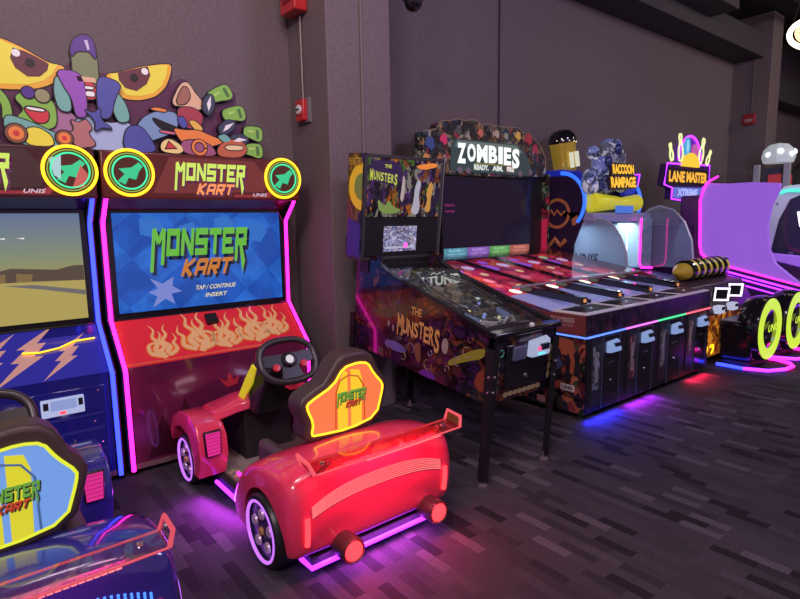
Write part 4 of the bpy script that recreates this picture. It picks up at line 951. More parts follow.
# ------------------------------------------------------------------ four-lane zombie game
def zombies():
    t = thing('four_lane_shooting_game', 'wide four-lane shooting game with white ZOMBIES sign and glowing red lanes', 'arcade machine', (4.6, 2.28, 0))
    W = 1.03; BW = 2 * W / 4
    B().box(-W + .02, W - .02, .03, 1.75, .05, .80).build('cabinet', black, t)
    sideart = art('zombie_side', [(.10, .025, .025), (.36, .08, .05), (.03, .025, .04), (.42, .13, .07), (.05, .06, .03), (.02, .015, .03), (.20, .04, .05)], 12., 0., .3, .2, 5., (1, 1, 1))
    frontart = art('zombie_front', [(.03, .012, .03), (.02, .015, .05), (.05, .02, .05), (.014, .012, .02), (.06, .02, .03)], 16., 0., .3, .2, 8.)
    for s in (-1, 1):
        b = B().box(s * W - .012, s * W + .012, .0, 1.8, .05, .80); so = b.build('side_wall', sideart, t)
        if s < 0:
            fl = Fr((-W - .013, 0, 0), (0, -1, 0), (0, 0, 1))
            hd = B().prism([(0, .655), (0, .80), (-.9, .80), (-.9, .655)], fl, 0, .006).build('side_header', mat('shead', (.20, .045, .05), .3), so)
            B().text('ZOMBIES', fl, -.20, .755, .22, .04, .007, bold=.03).text('READY. AIM. FIRE!', fl, -.20, .715, .20, .014, .007).build('side_title', mat('stitle', (.45, .30, .30), .4), hd)
            B().flat([(-.08, .21), (-.2, .21), (-.2, .26), (-.08, .26)], fl, .001).build('white_label', mat('wlab', (.6, .55, .55), .4), so)
            B().text('UNIS', fl, -.14, .235, .09, .03, .002, bold=.03).build('label_text', ink, so)
            B().flat([(-.34, .07), (-.42, .07), (-.42, .12), (-.34, .12)], fl, .001).build('warning_label', mat('warn', (.4, .2, .2), .4), so)
            B().flat([(-.36, .42), (-.22, .46), (-.18, .40), (-.26, .34), (-.34, .36)], fl, .002).build('slate_patch', mat('slate', (.05, .07, .17), .3), so)
            B().flat([(-.04, .36), (-.1, .6), (-.3, .62), (-.34, .5), (-.16, .48), (-.14, .34)], fl, .001).build('orange_glow_art', mat('oga', (.36, .09, .045), .35), so)
            b = B()
            for (y, z) in ((-.06, .34), (-.14, .30), (-.22, .33), (-.30, .30)):
                b.flat([(y - .03, z), (y - .02, z + .10), (y - .035, z + .16), (y, z + .20), (y + .025, z + .15), (y + .015, z + .08), (y + .03, z - .02)], fl, .0015)
            b.build('ragged_silhouettes', mat('rags', (.015, .014, .02), .4), so)
    B().box(-W, W, .0, .03, .05, .64).build('front_panel', black, t)
    # feet
    b = B()
    for x in (-W + .03, W - .05, 0): b.lathe([(.03, 0), (.03, .015), (.012, .02), (.012, .06)], (x, .05, 0), (0, 0, 1), 12)
    b.build('levelling_feet', blackm, t, smooth=True)
    fa = B().box(-W, W, -.008, .03, .645, .80).build('fascia', frontart, t)
    cols = [n_blue, n_purple, n_green, n_red]
    lc = [glow('lane_led_a', (.10, .22, 1.), 1.8), glow('lane_led_b', (.9, .18, 1.), 1.6), glow('lane_led_c', (.08, .9, .35), 1.2), glow('lane_led_d', (1., .12, .18), 1.6)]
    deco = [mat('deco_a', (.10, .12, .16), .3), mat('deco_b', (.22, .07, .08), .3), mat('deco_c', (.11, .13, .10), .3), mat('deco_d', (.22, .12, .09), .3)]
    B().tube([(-W - .016, .36, .637), (-W - .016, -.014, .637)], .007).build('led_strip', lc[0], t)
    names = ['blue', 'violet', 'green', 'red']
    fz = XZ(.0)
    for k in range(4):
        x0 = -W + k * BW; x1 = x0 + BW; xc = (x0 + x1) / 2
        B().tube([(x0, -.014, .637), (x1, -.014, .637)], .008).build('led_strip', lc[k], t)
        dp = B().box(x0 + .06, x0 + .20, -.008, .0, .10, .61).build('decal_panel', mat('dpanel%d' % k, (.02, .018, .025), .3), t)
        B().box(x0 + .085, x0 + .175, -.011, -.006, .22, .56).build('weapon_decal', art('wd%d' % k, [tuple(c * f for c in deco[k].node_tree.nodes['Principled BSDF'].inputs['Base Color'].default_value[:3]) for f in (.3, 1.2, .6, 2.2, .2)], 30., 0, .4, .6, 18., (1, 1, .45)), dp)
        b = B(); b.text('ZOMBIES', Fr((x0 + .13, -.011, .39), (0, 0, 1), (-1, 0, 0)), 0, 0, .24, .045, .001, bold=.03); b.build('decal_lettering', mat('dl%d' % k, (.34, .36, .36), .4), dp)
        b = B(); b.tube([(x0 + .215, -.006, .06), (x0 + .215, -.006, .62)], .006); b.tube([(x0 + .455, -.006, .06), (x0 + .455, -.006, .62)], .006); b.build('panel_edges', mat('pedge%d' % k, (.10, .13, .22), .25, .6), t)
        cp = B().box(x0 + .225, x0 + .445, -.012, .0, .06, .615).build('coin_panel', blackg, t, bevel=.004)
        c = x0 + .33
        B().lathe([(.012, 0), (.011, .006), (.001, .008)], (c, -.012, .26), (0, -1, 0), 12).build('coin_lock', chrome, cp, smooth=True)
        B().box(c - .04, c + .04, -.016, -.01, .40, .41).build('coin_slot', steel, cp)
        cr = B(); cr.rings([[(c - .08, -.012, .485), (c + .08, -.012, .485), (c + .08, -.012, .585), (c - .08, -.012, .575)], [(c - .075, -.05, .49), (c + .075, -.05, .49), (c + .072, -.04, .572), (c - .072, -.04, .562)], [(c - .055, -.070, .50), (c + .055, -.070, .50), (c + .05, -.055, .55), (c - .05, -.055, .545)]])
        cr = cr.build('card_reader', glow('zread%d' % k, (.26, .38, .72), .8), t, bevel=.01)
        B().box(c - .03, c + .04, -.068, -.05, .535, .562).build('reader_screen', ink, cr)
        # ledge pad
        pd = B().box(x0 + .012, x1 - .012, .006, .30, .80, .812).build('gun_ledge', mat('ledge_white%d' % k, (.85, .83, .90), .3), t)
        B().box(x0 + .050, x1 - .050, .045, .255, .808, .816).build('ledge_pad', mat('pad%d' % k, (.012, .01, .016), .35), pd)
        B().lathe([(.012, 0), (.010, .006), (.001, .007)], (xc, .13, .816), (0, 0, 1), 12).build('ledge_sensor', glow('sens%d' % k, (.55, .5, .7), .6), pd, smooth=True)
        # black gun rail over the lane
        rl = B(); rl.rings([[(xc - .035, y, z - .06), (xc + .04, y, z - .06), (xc + .04, y, z), (xc - .04, y, z)] for y, z in ((.19, .895), (.70, .940), (.80, .950))]); rl = rl.build('gun_rail', blackg, t, bevel=.004)
        B().lathe([(.016, 0), (.014, .008), (.001, .010)], (xc - .0, .188, .868), (0, -1, 0), 14).build('rail_lamp', glow('rlamp%d' % k, (.9, .35, .10), .8), rl, smooth=True)
        # lane bed
        lf = Fr((xc, .30, .81), (1, 0, 0), (0, 1, .18))
        ln = B().prism([(-BW / 2 + .004, 0), (BW / 2 - .004, 0), (BW / 2 - .004, .42), (-BW / 2 + .004, .42)], lf, -.01, .0).build('lane_apron', mat('lap%d' % k, (.40, .40, .62), .2, 0, (.16, .18, .50), .45), t)
        ln = B().prism([(-BW / 2 + .004, .42), (BW / 2 - .004, .42), (BW / 2 - .004, 1.6), (-BW / 2 + .004, 1.6)], lf, -.01, .0).build('lane_bed', art('lane_art%d' % k, [(.45, .02, .06), (.55, .03, .10), (.32, .015, .05), (.55, .08, .10), (.24, .02, .10), (.5, .05, .03)], 7., 1.25, .2, 5., 4.), t)
        for (dy, dx, cc, rr) in ((.50, -.10, (1, .95, .8), .05), (.62, .12, (1, .8, .3), .04), (.85, -.05, (.9, .2, .3), .05), (1.05, .1, (1, .7, .4), .04), (1.30, .13, (.8, .6, 1.), .06), (1.25, -.12, (.45, .12, .9), .09), (1.45, -.02, (.3, .8, .35) if k == 3 else (.4, .1, .9), .05)):
            B().flat(circ(dx, dy, rr, 14, rr * 1.2), lf, .003).build('lane_light', glow('ll_%d_%d' % (k, int(dy * 100)), cc, 1.3), ln)
        B().prism([(BW / 2 - .006, .0), (BW / 2 + .006, 0), (BW / 2 + .006, 1.6), (BW / 2 - .006, 1.6)], lf, 0, .03).build('lane_divider', black, t)
    # sloping cover glass with its bright front lip
    gf = Fr((0, .70, .950), (1, 0, 0), (0, 1, .178))
    B().prism([(-W, 0), (W, 0), (W, 1.15), (-W, 1.15)], gf, 0, .008).build('cover_glass', clear('lane_glass', (.85, .82, .86), .10, .05), t)
    B().box(-W, W, .692, .702, .945, .962).build('glass_lip', mat('lip', (.5, .42, .5), .25, .5), t)
    for s in (-1, 1):
        B().prism([(-.0 - .02, .80), (-.24, .81), (-.70, .955), (-1.85, 1.16), (-1.85, .6), (-.02, .6)], Fr((s * W, 0, 0), (0, -1, 0), (0, 0, 1)), -.008, .008).build('lane_cheek', mat('cheek', (.16, .03, .04), .3), t) if s > 0 else None
    # back screen
    sc = B().box(-.72, .69, 1.86, 1.92, 1.11, 1.955).build('screen_frame', black, t, bevel=.006)
    fs = XZ(1.859)
    so = B().flat([(-.70, 1.13), (.66, 1.13), (.66, 1.94), (-.70, 1.94)], fs, .001).build('screen', mat('zscreen', (.012, .008, .018), .10, 0, (.010, .006, .016), .6, spec=.2), sc)
    sw = 1.36 / 4
    for k, c in enumerate([(.10, .33, .45), (.26, .12, .55), (.13, .38, .10), (.50, .12, .08)]):
        st = B().flat([(-.70 + k * sw, 1.135), (-.70 + (k + 1) * sw - .006, 1.135), (-.70 + (k + 1) * sw - .006, 1.225), (-.70 + k * sw, 1.225)], fs, .002).build('player_banner', glow('pb%d' % k, c, .75), so)
        B().text('PLAYER %d' % (k + 1), fs, -.70 + (k + .5) * sw, 1.198, .20, .028, .003).text('INSERT COIN', fs, -.70 + (k + .5) * sw, 1.157, .24, .024, .003).build('banner_text', glow('pbt%d' % k, tuple(min(1, v * 2 + .15) for v in c), .8), st)
    mg = glow('mag_text', (.5, .02, .22), .6)
    B().text('CREDITS', fs, -.62, 1.66, .14, .022, .002).text('WAITING', fs, -.62, 1.60, .14, .022, .002).build('screen_text', mg, so)
    B().box(-W, W, 1.88, 2.0, .6, 1.13).build('rear_body', black, t)
    B().box(-W + .03, W - .03, 1.94, 2.1, 1.0, 2.0).build('screen_back', black, t)
    for s in (-1, 1):
        wg = B().box(s * (W - .04), s * W, 1.86, 2.12, .95, 2.03).build('side_wing', art('wing_art%d' % s, [(.12, .2, .09), (.03, .05, .03), (.16, .22, .14), (.05, .02, .03), (.2, .03, .05), (.4, .02, .06)], 12., .1, .3, .3, 8.), t)
        b = B().flat([(-1.86, .97), (-2.10, .97), (-2.10, 1.45), (-1.86, 1.52)], Fr((W - .041 if s > 0 else -W - .001, 0, 0), (0, -1, 0), (0, 0, 1)), .001)
        b.build('red_art', mat('redart%d' % s, (.4, .02, .06), .3, 0, (.5, .02, .07), .4), wg)
    # marquee
    ZM = [(-1.03, 1.98), (-1.038, 2.065), (-1.026, 2.347), (-.99, 2.36), (-.846, 2.388), (-.808, 2.45), (-.741, 2.477), (-.666, 2.479), (-.573, 2.506), (-.511, 2.51), (-.447, 2.50), (-.334, 2.522), (-.252, 2.513), (-.184, 2.485), (-.065, 2.502), (-.024, 2.494), (.136, 2.491), (.264, 2.497), (.396, 2.502), (.493, 2.462), (.632, 2.437), (.734, 2.382), (.818, 2.326), (.905, 2.204), (.919, 2.089), (.91, 2.0), (.3, 1.965), (-.312, 1.97)]
    ZM = [(x * .975 + .01, z) for x, z in ZM]
    fm = XZ(1.83)
    mq = B().prism(ZM, fm, -.12, 0).build('marquee', art('zombie_marquee', [(.03, .03, .03), (.012, .01, .012), (.16, .09, .035), (.30, .03, .05), (.03, .06, .12), (.06, .09, .05), (.32, .18, .08), (.015, .012, .012), (.36, .33, .28), (.02, .02, .025), (.014, .01, .01)], 19., .16, .4, .2, 16., (1, 1, .7)), t)
    B().tube([fm(x, z, .0) for x, z in ZM[2:25]], .006, 6).build('marquee_edge', mat('medge', (.30, .22, .16), .4), mq)
    sg = B().prism([(-.64, 2.0), (-.62, 2.27), (-.55, 2.315), (.36, 2.325), (.52, 2.24), (.62, 2.08), (.60, 1.99)], fm, 0, .012).build('sign_plate', mat('splate', (.03, .045, .045), .3, 0, (.03, .055, .055), .6), mq)
    B().flat([(-.58, 2.235), (-.55, 2.30), (.36, 2.31), (.47, 2.235)], fm, .0135).build('pale_band', glow('pband', (.22, .28, .28), .5), sg)
    b = B(); x = -.55
    for i, ch in enumerate('ZOMBIES'):
        ww = [.125, .125, .16, .135, .07, .12, .125][i]; dz = [-.012, 0, 0, 0, 0, -.005, -.02][i]; hh = [.20, .18, .18, .18, .18, .185, .21][i]
        b.text(ch, fm, x + ww / 2, 2.19 + dz, ww, hh, .015, bold=.05); x += ww + .017
    b.build('sign_letters', glow('zlet', (.88, .94, .90), 1.15), sg)
    B().flat([(-.3, 2.083), (.36, 2.088), (.36, 2.094), (-.3, 2.09)], fm, .0145).build('gold_rule', glow('grule', (.5, .4, .03), .7), sg)
    rp = B().flat([(.19, 2.02), (.33, 2.02), (.33, 2.085), (.19, 2.085)], fm, .014).build('red_tag', glow('rtag', (.4, .02, .02), .6), sg)
    slg = glow('slog', (.75, .80, .74), 1.0)
    B().text('READY.', fm, -.20, 2.05, .22, .056, .0155, bold=.05).build('sign_slogan', slg, sg); B().text('AIM.', fm, .055, 2.05, .17, .056, .0155, bold=.05).build('sign_slogan', slg, sg); B().text('FIRE!', fm, .26, 2.05, .12, .056, .0165, bold=.05).build('sign_slogan', slg, sg)
    for (x, z, c, r) in ((-.9, 2.25, (.03, .06, .2), .06), (-.72, 2.3, (.5, .03, .1), .05), (-.95, 2.10, (.5, .2, .06), .05), (.40, 2.42, (.5, .3, .06), .045), (.58, 2.40, (.3, .02, .04), .06), (.70, 2.30, (.28, .02, .05), .05), (-.2, 2.40, (.45, .12, .08), .04), (.05, 2.41, (.32, .26, .18), .04), (-.78, 2.10, (.32, .12, .05), .04), (-.52, 2.40, (.06, .06, .06), .045), (.2, 2.40, (.2, .22, .16), .035)):
        B().prism([(x + r * math.cos(a) * (.7 + .5 * ((i * 7) % 3) / 2), z + r * math.sin(a) * (.8 + .4 * ((i * 5) % 2))) for i, a in enumerate([2 * PI * k / 9 for k in range(9)])], fm, 0, .008).build('colour_patch', mat('cp%d' % int(x * 100), c, .4, 0, c, .35), mq)
    b = B()
    for x in (-.52, -.40, .60, .42): b.lathe([(.035, 0), (.034, .012), (.001, .014)], fm(x, 2.01 if x < .5 else 2.03, .012), fm.n, 14)
    b.build('round_rivets', mat('riv', (.22, .2, .22), .4), mq, smooth=True)
    return t
zombies()

# ------------------------------------------------------------------ ball game with side shields
def rampage():
    t = thing('ball_toss_game', 'ball toss game with clear side shields, yellow cones and RACCOON RAMPAGE sign', 'arcade machine', (6.375, 2.3, 0))
    W = .625
    navy = mat('rr_navy', (.03, .022, .13), .3); plum = mat('rr_plum', (.030, .014, .050), .3); slate = mat('rr_slate', (.16, .18, .34), .3); orr = mat('rr_orange', (.55, .20, .08), .3)
    for s in (-1, 1):
        f = Fr((s * W, 0, 0), (0, -1, 0), (0, 0, 1))
        P = [(-y, z) for y, z in [(2.05, 2.02), (1.60, 2.0), (1.47, 1.86), (1.42, 1.55), (1.56, 1.2), (1.58, .3), (2.1, .3)]]
        sp = B().prism(P, f, -.02, .02).build('side_panel', plum, t, bevel=.004)
        if s < 0:
            f = Fr((-W - .021, 0, 0), (0, -1, 0), (0, 0, 1))
            B().prism(arcband(-1.80, 1.57, .18, .145, 0, 2 * PI * .995, 36), f, 0, .004).build('logo_ring', orr, sp)
            b = B(); b.tube([f(-1.93, 1.56, .003), f(-1.88, 1.61, .003), f(-1.84, 1.55, .003), f(-1.80, 1.61, .003), f(-1.74, 1.55, .003), f(-1.69, 1.60, .003)], .014, 6); b.build('logo_mark', orr, sp)
            for dz, k in ((0, 1), (-.20, .45)):
                b = B(); b.tube([f(-1.98 + .05 * (1 - k), 1.25 + dz, .003), f(-1.90, 1.18 + dz, .003), f(-1.82, 1.27 + dz, .003), f(-1.74, 1.19 + dz, .003), f(-1.67 - .02 * (1 - k), 1.26 + dz, .003)], .028 * k, 6); b.build('zigzag_mark', orr, sp)
            B().flat([(-1.6, 1.5), (-1.52, 1.55), (-1.5, 1.46), (-1.58, 1.42)], f, .001).build('orange_splat', orr, sp)
        x = s * (W - .0)
        b = B(); b.tube([(x - .02, 1.76 - .33 * math.cos(q), 1.70 + .34 * math.sin(q)) for q in [-.75 + 2.3 * i / 18 for i in range(19)]], .022, 8)
        b.build('blue_arc_light', glow('arc_blue', (.03, .16, 1.), 1.3), t, smooth=True)
    B().box(-W + .02, W - .02, 1.75, 2.05, .3, 1.95).build('rear_body', mat('rr_back', (.035, .035, .10), .35), t)
    # shelf under the cones
    b = B(); b.rings([[(x, 1.30, 1.46), (x, 1.75, 1.53), (x, 1.75, 1.61), (x, 1.30, 1.56)] for x in (-W - .02, W + .02)]); sh = b.build('upper_shelf', mat('rr_shelf', (.30, .32, .52), .3), t, bevel=.01)
    B().box(-.20, .16, 1.28, 1.31, 1.565, 1.65).build('shelf_badge', mat('badge', (.06, .20, .6), .3, 0, (.05, .2, .7), .5), sh)
    for (x0, x1, r0, r1) in ((-.60, -.02, .115, .075), (.44, .04, .105, .06)):
        B().lathe([(r0 * .9, 0), (r0, .02), (r1, abs(x1 - x0)), (r1 * .8, abs(x1 - x0) + .01)], (x0, 1.40, 1.69), (1 if x1 > x0 else -1, 0, 0), 28).build('yellow_cone', mat('rr_cone', (.62, .60, .03), .3, 0, (.6, .58, .02), .45), t, smooth=True)
    B().lathe([(.03, -.08), (.05, 0), (.03, .08)], (.01, 1.40, 1.69), (1, 0, 0), 16).build('cone_coupling', mat('rr_coup', (.30, .11, .03), .35, .3), t, smooth=True)
    # topper: plain silver-blue stand-in mass, sign and the golden bin
    f = XZ(1.42)
    def lump(b, x, y, z, rx, rz, seg=14):
        b.rings([[(x + rx * math.sin(v) * math.cos(a), y + min(rx, rz) * .8 * math.sin(v) * math.sin(a), z + rz * math.cos(v)) for a in [2 * PI * k / seg for k in range(seg)]] for v in [.02 + (PI - .04) * k / 9 for k in range(10)]])
    sil = art('silver_blue', [(.30, .36, .62), (.10, .13, .36), (.60, .66, .80), (.16, .20, .45), (.22, .28, .55), (.70, .74, .82)], 9., .22, .25, .5, 8.); sil2 = art('silver_grey', [(.20, .22, .30), (.07, .08, .13), (.60, .62, .66), (.32, .35, .44), (.5, .52, .56), (.12, .13, .2)], 10., .2, .25, .5, 8.); nav = mat('navy_plate', (.05, .07, .22), .25, .4)
    for nm, m, LL in (('silver_mass', sil, [(-.48, 1.42, 1.93, .17, .17), (-.44, 1.36, 2.13, .13, .13), (-.52, 1.42, 2.25, .10, .08), (-.62, 1.38, 1.90, .12, .13), (-.33, 1.36, 2.02, .10, .14), (-.56, 1.34, 2.05, .08, .10), (-.38, 1.32, 1.90, .09, .10)]),
                      ('silver_mass', sil2, [(-.02, 1.52, 2.05, .20, .25), (-.08, 1.46, 2.30, .16, .14), (.08, 1.48, 2.22, .13, .18), (.18, 1.5, 2.02, .13, .15), (.24, 1.5, 1.92, .13, .10), (-.18, 1.46, 2.15, .10, .14)])):
        b = B()
        for L_ in LL: lump(b, *L_)
        o = b.build(nm, m, t, smooth=True)
        k = B(); lump(k, LL[1][0] - .02, LL[1][1] - .10, LL[1][2] + .01, .055, .065); lump(k, LL[0][0] + .06, LL[0][1] - .12, LL[0][2] + .02, .06, .05); lump(k, LL[4][0], LL[4][1] - .07, LL[4][2], .04, .07); k.build('dark_plate', nav, o, smooth=True)
        k = B(); k.lathe([(.10, 0), (.12, .03), (.10, .06)], (LL[1][0], LL[1][1], LL[1][2] + .06), (.15, 0, 1), 18); k.build('silver_band', sil2 if m is sil else sil, o, smooth=True)
    fs = Fr((-.20, 1.22, 1.99), (1, 0, .03), (0, .1, 1))
    sg = B().prism([(-.30, -.16), (.28, -.15), (.29, -.01), (.25, .01), (.27, .14), (-.24, .15), (-.26, .0), (-.30, -.01)], fs, -.03, 0).build('sign_board', mat('rr_sign', (.03, .012, .012), .4), t)
    y1 = glow('rr_yel', (1., .52, .02), 1.15)
    B().text('RACCOON', fs, .01, .075, .46, .115, .002, bold=.05).build('sign_upper_word', y1, sg)
    B().text('RAMPAGE', fs, -.005, -.075, .54, .125, .002, bold=.05).build('sign_lower_word', y1, sg)
    for dx in (-.01,):
        pass
    bo_ = Vector((-.36, 1.90, 2.07)); bx_ = Vector((-.20, 0, 1)).normalized(); fb_ = Fr(bo_ - Vector((0, .16, 0)), (1, 0, .2), (-.2, 0, 1))
    cn = B().lathe([(.125, 0), (.135, .05), (.15, .28), (.16, .36), (.13, .37)], bo_, bx_, 28).build('bin_topper', mat('rr_gold', (.50, .35, .06), .25, .5, (.30, .20, .02), .35), t, smooth=True)
    B().lathe([(.165, 0), (.165, .03), (.15, .09), (.10, .14), (.001, .16)], bo_ + bx_ * .36, bx_, 28).build('bin_lid', blackg, cn, smooth=True)
    for dx in (-.075, .035): B().prism([(dx - .025, .06), (dx + .03, .06), (dx + .025, .24), (dx - .03, .24)], fb_, -.01, .014).build('pale_slot', glow('slots', (.75, .72, .55), .9), cn)
    b = B()
    for q in range(7):
        a = PI + PI * (q + .5) / 7; b.lathe([(.012, 0), (.001, .012)], bo_ + bx_ * .365 + Vector((.16 * math.cos(a), .16 * math.sin(a), 0)), (math.cos(a), math.sin(a), 0), 8)
    b.build('rim_bulbs', glow('bulbs', (1, .8, .5), 1.2), cn)
    B().box(-.60, -.20, 1.75, 2.03, 1.95, 2.09).build('bin_stand', mat('rr_stand', (.02, .03, .35), .3, 0, (.01, .02, .4), .4), t, bevel=.03)
    B().prism([(.36, 1.78), (.62, 1.82), (.68, 2.05), (.30, 2.02)], XZ(1.5), -.08, 0).build('blue_wing', mat('wing_blue', (.04, .05, .35), .3, 0, (.02, .03, .4), .4), t, bevel=.01)
    B().tube([(.62, 1.5, 1.82), (.69, 1.5, 2.06), (.30, 1.5, 2.03)], .008).build('wing_edge', n_purple, t)
    # clear side shields
    SH = [(1.68, .93), (1.67, 1.14), (1.60, 1.31), (1.47, 1.44), (1.368, 1.50), (1.20, 1.50), (1.068, 1.42), (.979, 1.29), (.915, 1.14), (.885, .93)]
    SH2 = [(1.66, .86), (1.62, 1.15), (1.55, 1.35), (1.44, 1.50), (1.312, 1.612), (1.184, 1.646), (1.007, 1.592), (.867, 1.444), (.773, 1.227), (.735, .90)]
    for s, P in ((-1, SH), (1, SH2)):
        f = Fr((s * W, 0, 0), (0, -1, 0), (0, 0, 1)); Q = [(-y, z) for y, z in P]
        so = B().prism(Q, f, -.006, .006).build('side_shield', clear('rr_shield%d' % s, (.72, .8, .86), .12, .06, (.42, .54, .66), .72 if s < 0 else .28), t)
        B().tube([f(a, z, 0) for a, z in Q], .012, 8).build('shield_rim', mat('rim_pale', (.45, .5, .62), .25, .3), so, smooth=True)
        if s < 0: B().text('UNIS', f, -1.40, 1.06, .30, .09, .008, bold=.02, shear=.2).build('maker_name', mat('unis_dark', (.02, .03, .06), .3), so)
    # ball bed and tower inside
    f = Fr((0, 0, 0), (1, 0, 0), (0, 1, 0))
    b = B(); b.rings([[(x, .15, .60), (x, 1.75, .88), (x, 1.75, .92), (x, .15, .66)] for x in (-W + .02, W - .02)]); b.build('ball_bed', mat('rr_bed', (.10, .10, .24), .25), t)
    b = B(); b.box(.30, .60, 1.25, 1.75, .88, 1.50); tw = b.build('puzzle_tower', mat('rr_tower', (.24, .36, .42), .35), t, bevel=.02)
    b = B(); ft = XZ(1.249)
    for (x, z) in ((.38, 1.0), (.47, 1.15), (.38, 1.3), (.52, 1.35), (.52, 1.0)): b.prism(arcband(x, z, .05, .043, 0, 2 * PI * .8, 14), ft, 0, .003)
    b.build('jigsaw_lines', mat('jig', (.10, .18, .22), .4), tw)
    B().tube([(.285, 1.24, 1.5), (.285, 1.24, .95), (.33, 1.24, .89), (.6, 1.24, .87)], .012).build('tower_light', n_pink, tw, smooth=True)
    B().tube([(-.46, 1.0, 1.10), (-.46, 1.0, 1.42)], .008).build('white_tube', n_white, t)
    # striped front roller
    ax = Vector((1, -.0, -.0)); o = Vector((-.56, .40, .935))
    sb = B().lathe([(.012, -.16), (.075, -.02), (.09, 0), (.09, .95), (.07, 1.0), (.03, 1.03)], o + Vector((.12, 0, 0)), ax, 22).build('striped_roller', mat('roller_gold', (.52, .36, .03), .3), t, smooth=True)
    bk = B(); yl = B()
    for i in range(6):
        x = o.x + .20 + i * .15
        bk.lathe([(.09, 0), (.118, .012), (.118, .055), (.09, .067)], (x, o.y, o.z), (1, 0, .22), 22)
        yl.lathe([(.09, 0), (.108, .01), (.108, .06), (.09, .07)], (x + .072, o.y, o.z), (1, 0, .22), 22)
    bk.build('black_bands', blackg, sb, smooth=True); yl.build('yellow_bands', mat('band_y', (.85, .74, .06), .3), sb, smooth=True)
    B().box(.45, .56, .32, .48, .82, 1.04).build('roller_bracket', black, t, bevel=.02)
    # front console
    b = B(); b.rings([[(x, .12, .05), (x, .06, .55), (x, .2, .80), (x, .5, .86), (x, 1.0, .70), (x, 1.0, .05)] for x in (-W, W)]); b.build('front_console', mat('console', (.05, .025, .035), .35), t, bevel=.008)
    fo = Fr((0, .115, .05), (1, 0, 0), (0, -.06, .5))
    ob = B().prism([(-W + .01, .02), (W - .01, .02), (W - .01, .47), (-W + .01, .47)], fo, 0, .008).build('amber_panel', art('amber_art', [(.45, .12, .01), (.2, .04, .008), (.6, .22, .02), (.10, .02, .01), (.5, .15, .01)], 9., .7, .3, .3, 6.), t)
    for q in range(2):
        B().prism(arcband(-.50 + q * .15, .10, .055, .03, -1.4, 2.6, 14), fo, .006, .014).build('amber_hook', n_yellow, ob)
    for q, x in enumerate((-.36, -.03)):
        fb = Fr((x + .02, .03, .725 + q * .015), (.62, -.78, 0), (-.2, -.16, 1)); xb = x; x = 0
        k = B().prism([(x - .07, -.07), (x + .07, -.07), (x + .07, .07), (x - .07, .07)], fb, -.05, .0).build('square_button', black, t)
        b = B(); b.tube([fb(x + a, z, .004) for a, z in ((-.062, -.062), (.062, -.062), (.062, .062), (-.062, .062))], .014, 6, True); b.build('button_light', glow('btn_w%d' % q, (.9, .88, 1.), 1.5), k)
        x = xb; cr = B().box(x - .06, x + .06, -.0, .08, .53, .61).build('card_reader', glow('rrr%d' % q, (.6, .62, .85), .75), t, bevel=.012)
        B().box(x - .03, x + .03, -.006, .01, .57, .60).build('reader_screen', ink, cr)
    return t
rampage()

# ------------------------------------------------------------------ ball pods in front
def pod(x, y, label, first):
    t = thing('ball_return_pod', label, 'game console', (x, y, 0), 0, 'ball return pods')
    b = B(); b.rings([[(-.26, yy, .06), (.24, yy, .06), (.29, yy, .22), (.29, yy, zt), (-.32, yy, zt), (-.32, yy, .24)] for yy, zt in ((.10, .46), (.3, .47), (.40, .46))])
    bd = b.build('pod_body', blackg, t, bevel=.03, bseg=3)
    B().box(-.31, .22, .20, .39, .465, .475).build('grey_deck', mat('pod_deck', (.16, .14, .19), .35), bd)
    B().box(-.24, .22, .12, .38, .0, .07).build('pod_foot', black, t)
    c = (-.0, .08, .385)
    dm = B().lathe([(.30, .16), (.325, .10), (.33, .02), (.32, -.03), (.29, -.045), (.001, -.02)], c, (0, 1, 0), 44).build('round_drum', blackg, t, smooth=True)
    B().lathe([(.19, -.01), (.20, .014), (.30, .014), (.315, -.01), (.19, -.01)], (c[0], c[1] - .033, c[2]), (0, -1, 0), 44, False).build('lime_ring', n_lime, dm, smooth=True)
    f = XZ(c[1] - .045)
    B().text('UNIS', f, 0, c[2] + .02, .26, .075, .02, bold=.04, shear=.3).build('maker_mark', n_lime, dm)
    B().text('PLAY', f, .03, c[2] - .10, .10, .03, .02, bold=.02).build('small_mark', glow('sm', (.4, .45, .7), .8), dm)
    b = B()
    for q in range(12):
        a = 2 * PI * q / 12; b.lathe([(.008, 0), (.007, .004), (.001, .005)], (c[0] + .327 * math.cos(a), c[1] + .04, c[2] + .327 * math.sin(a)), (math.cos(a), 0, math.sin(a)), 8)
    b.build('drum_bolts', chrome, dm, smooth=True)
    # floor tube light round the foot
    pk = B().tube([(-.08, -.14, .022), (.10, -.15, .022), (.22, -.08, .022), (.29, .06, .022), (.30, .3, .022)], .017, 8); pk.build('floor_light_tube', n_pink, t, smooth=True)
    pu = B().tube([(-.34, .14, .022), (-.26, -.05, .022), (-.08, -.14, .022)], .017, 8); pu.build('floor_light_tube', n_purple, t, smooth=True)
    bl = B().tube([(-.33, .39, .022), (-.33, .3, .022), (-.34, .14, .022)], .017, 8); bl.build('floor_light_tube', n_blue if first else n_red, t, smooth=True)
    return t
pod(6.29, 1.92, 'black round-ended pod with lime ring nearer the four-lane game, blue tube at foot', True)
pod(7.00, 1.90, 'black round-ended pod with lime ring beside the purple bowling lane, red tube at foot', False)

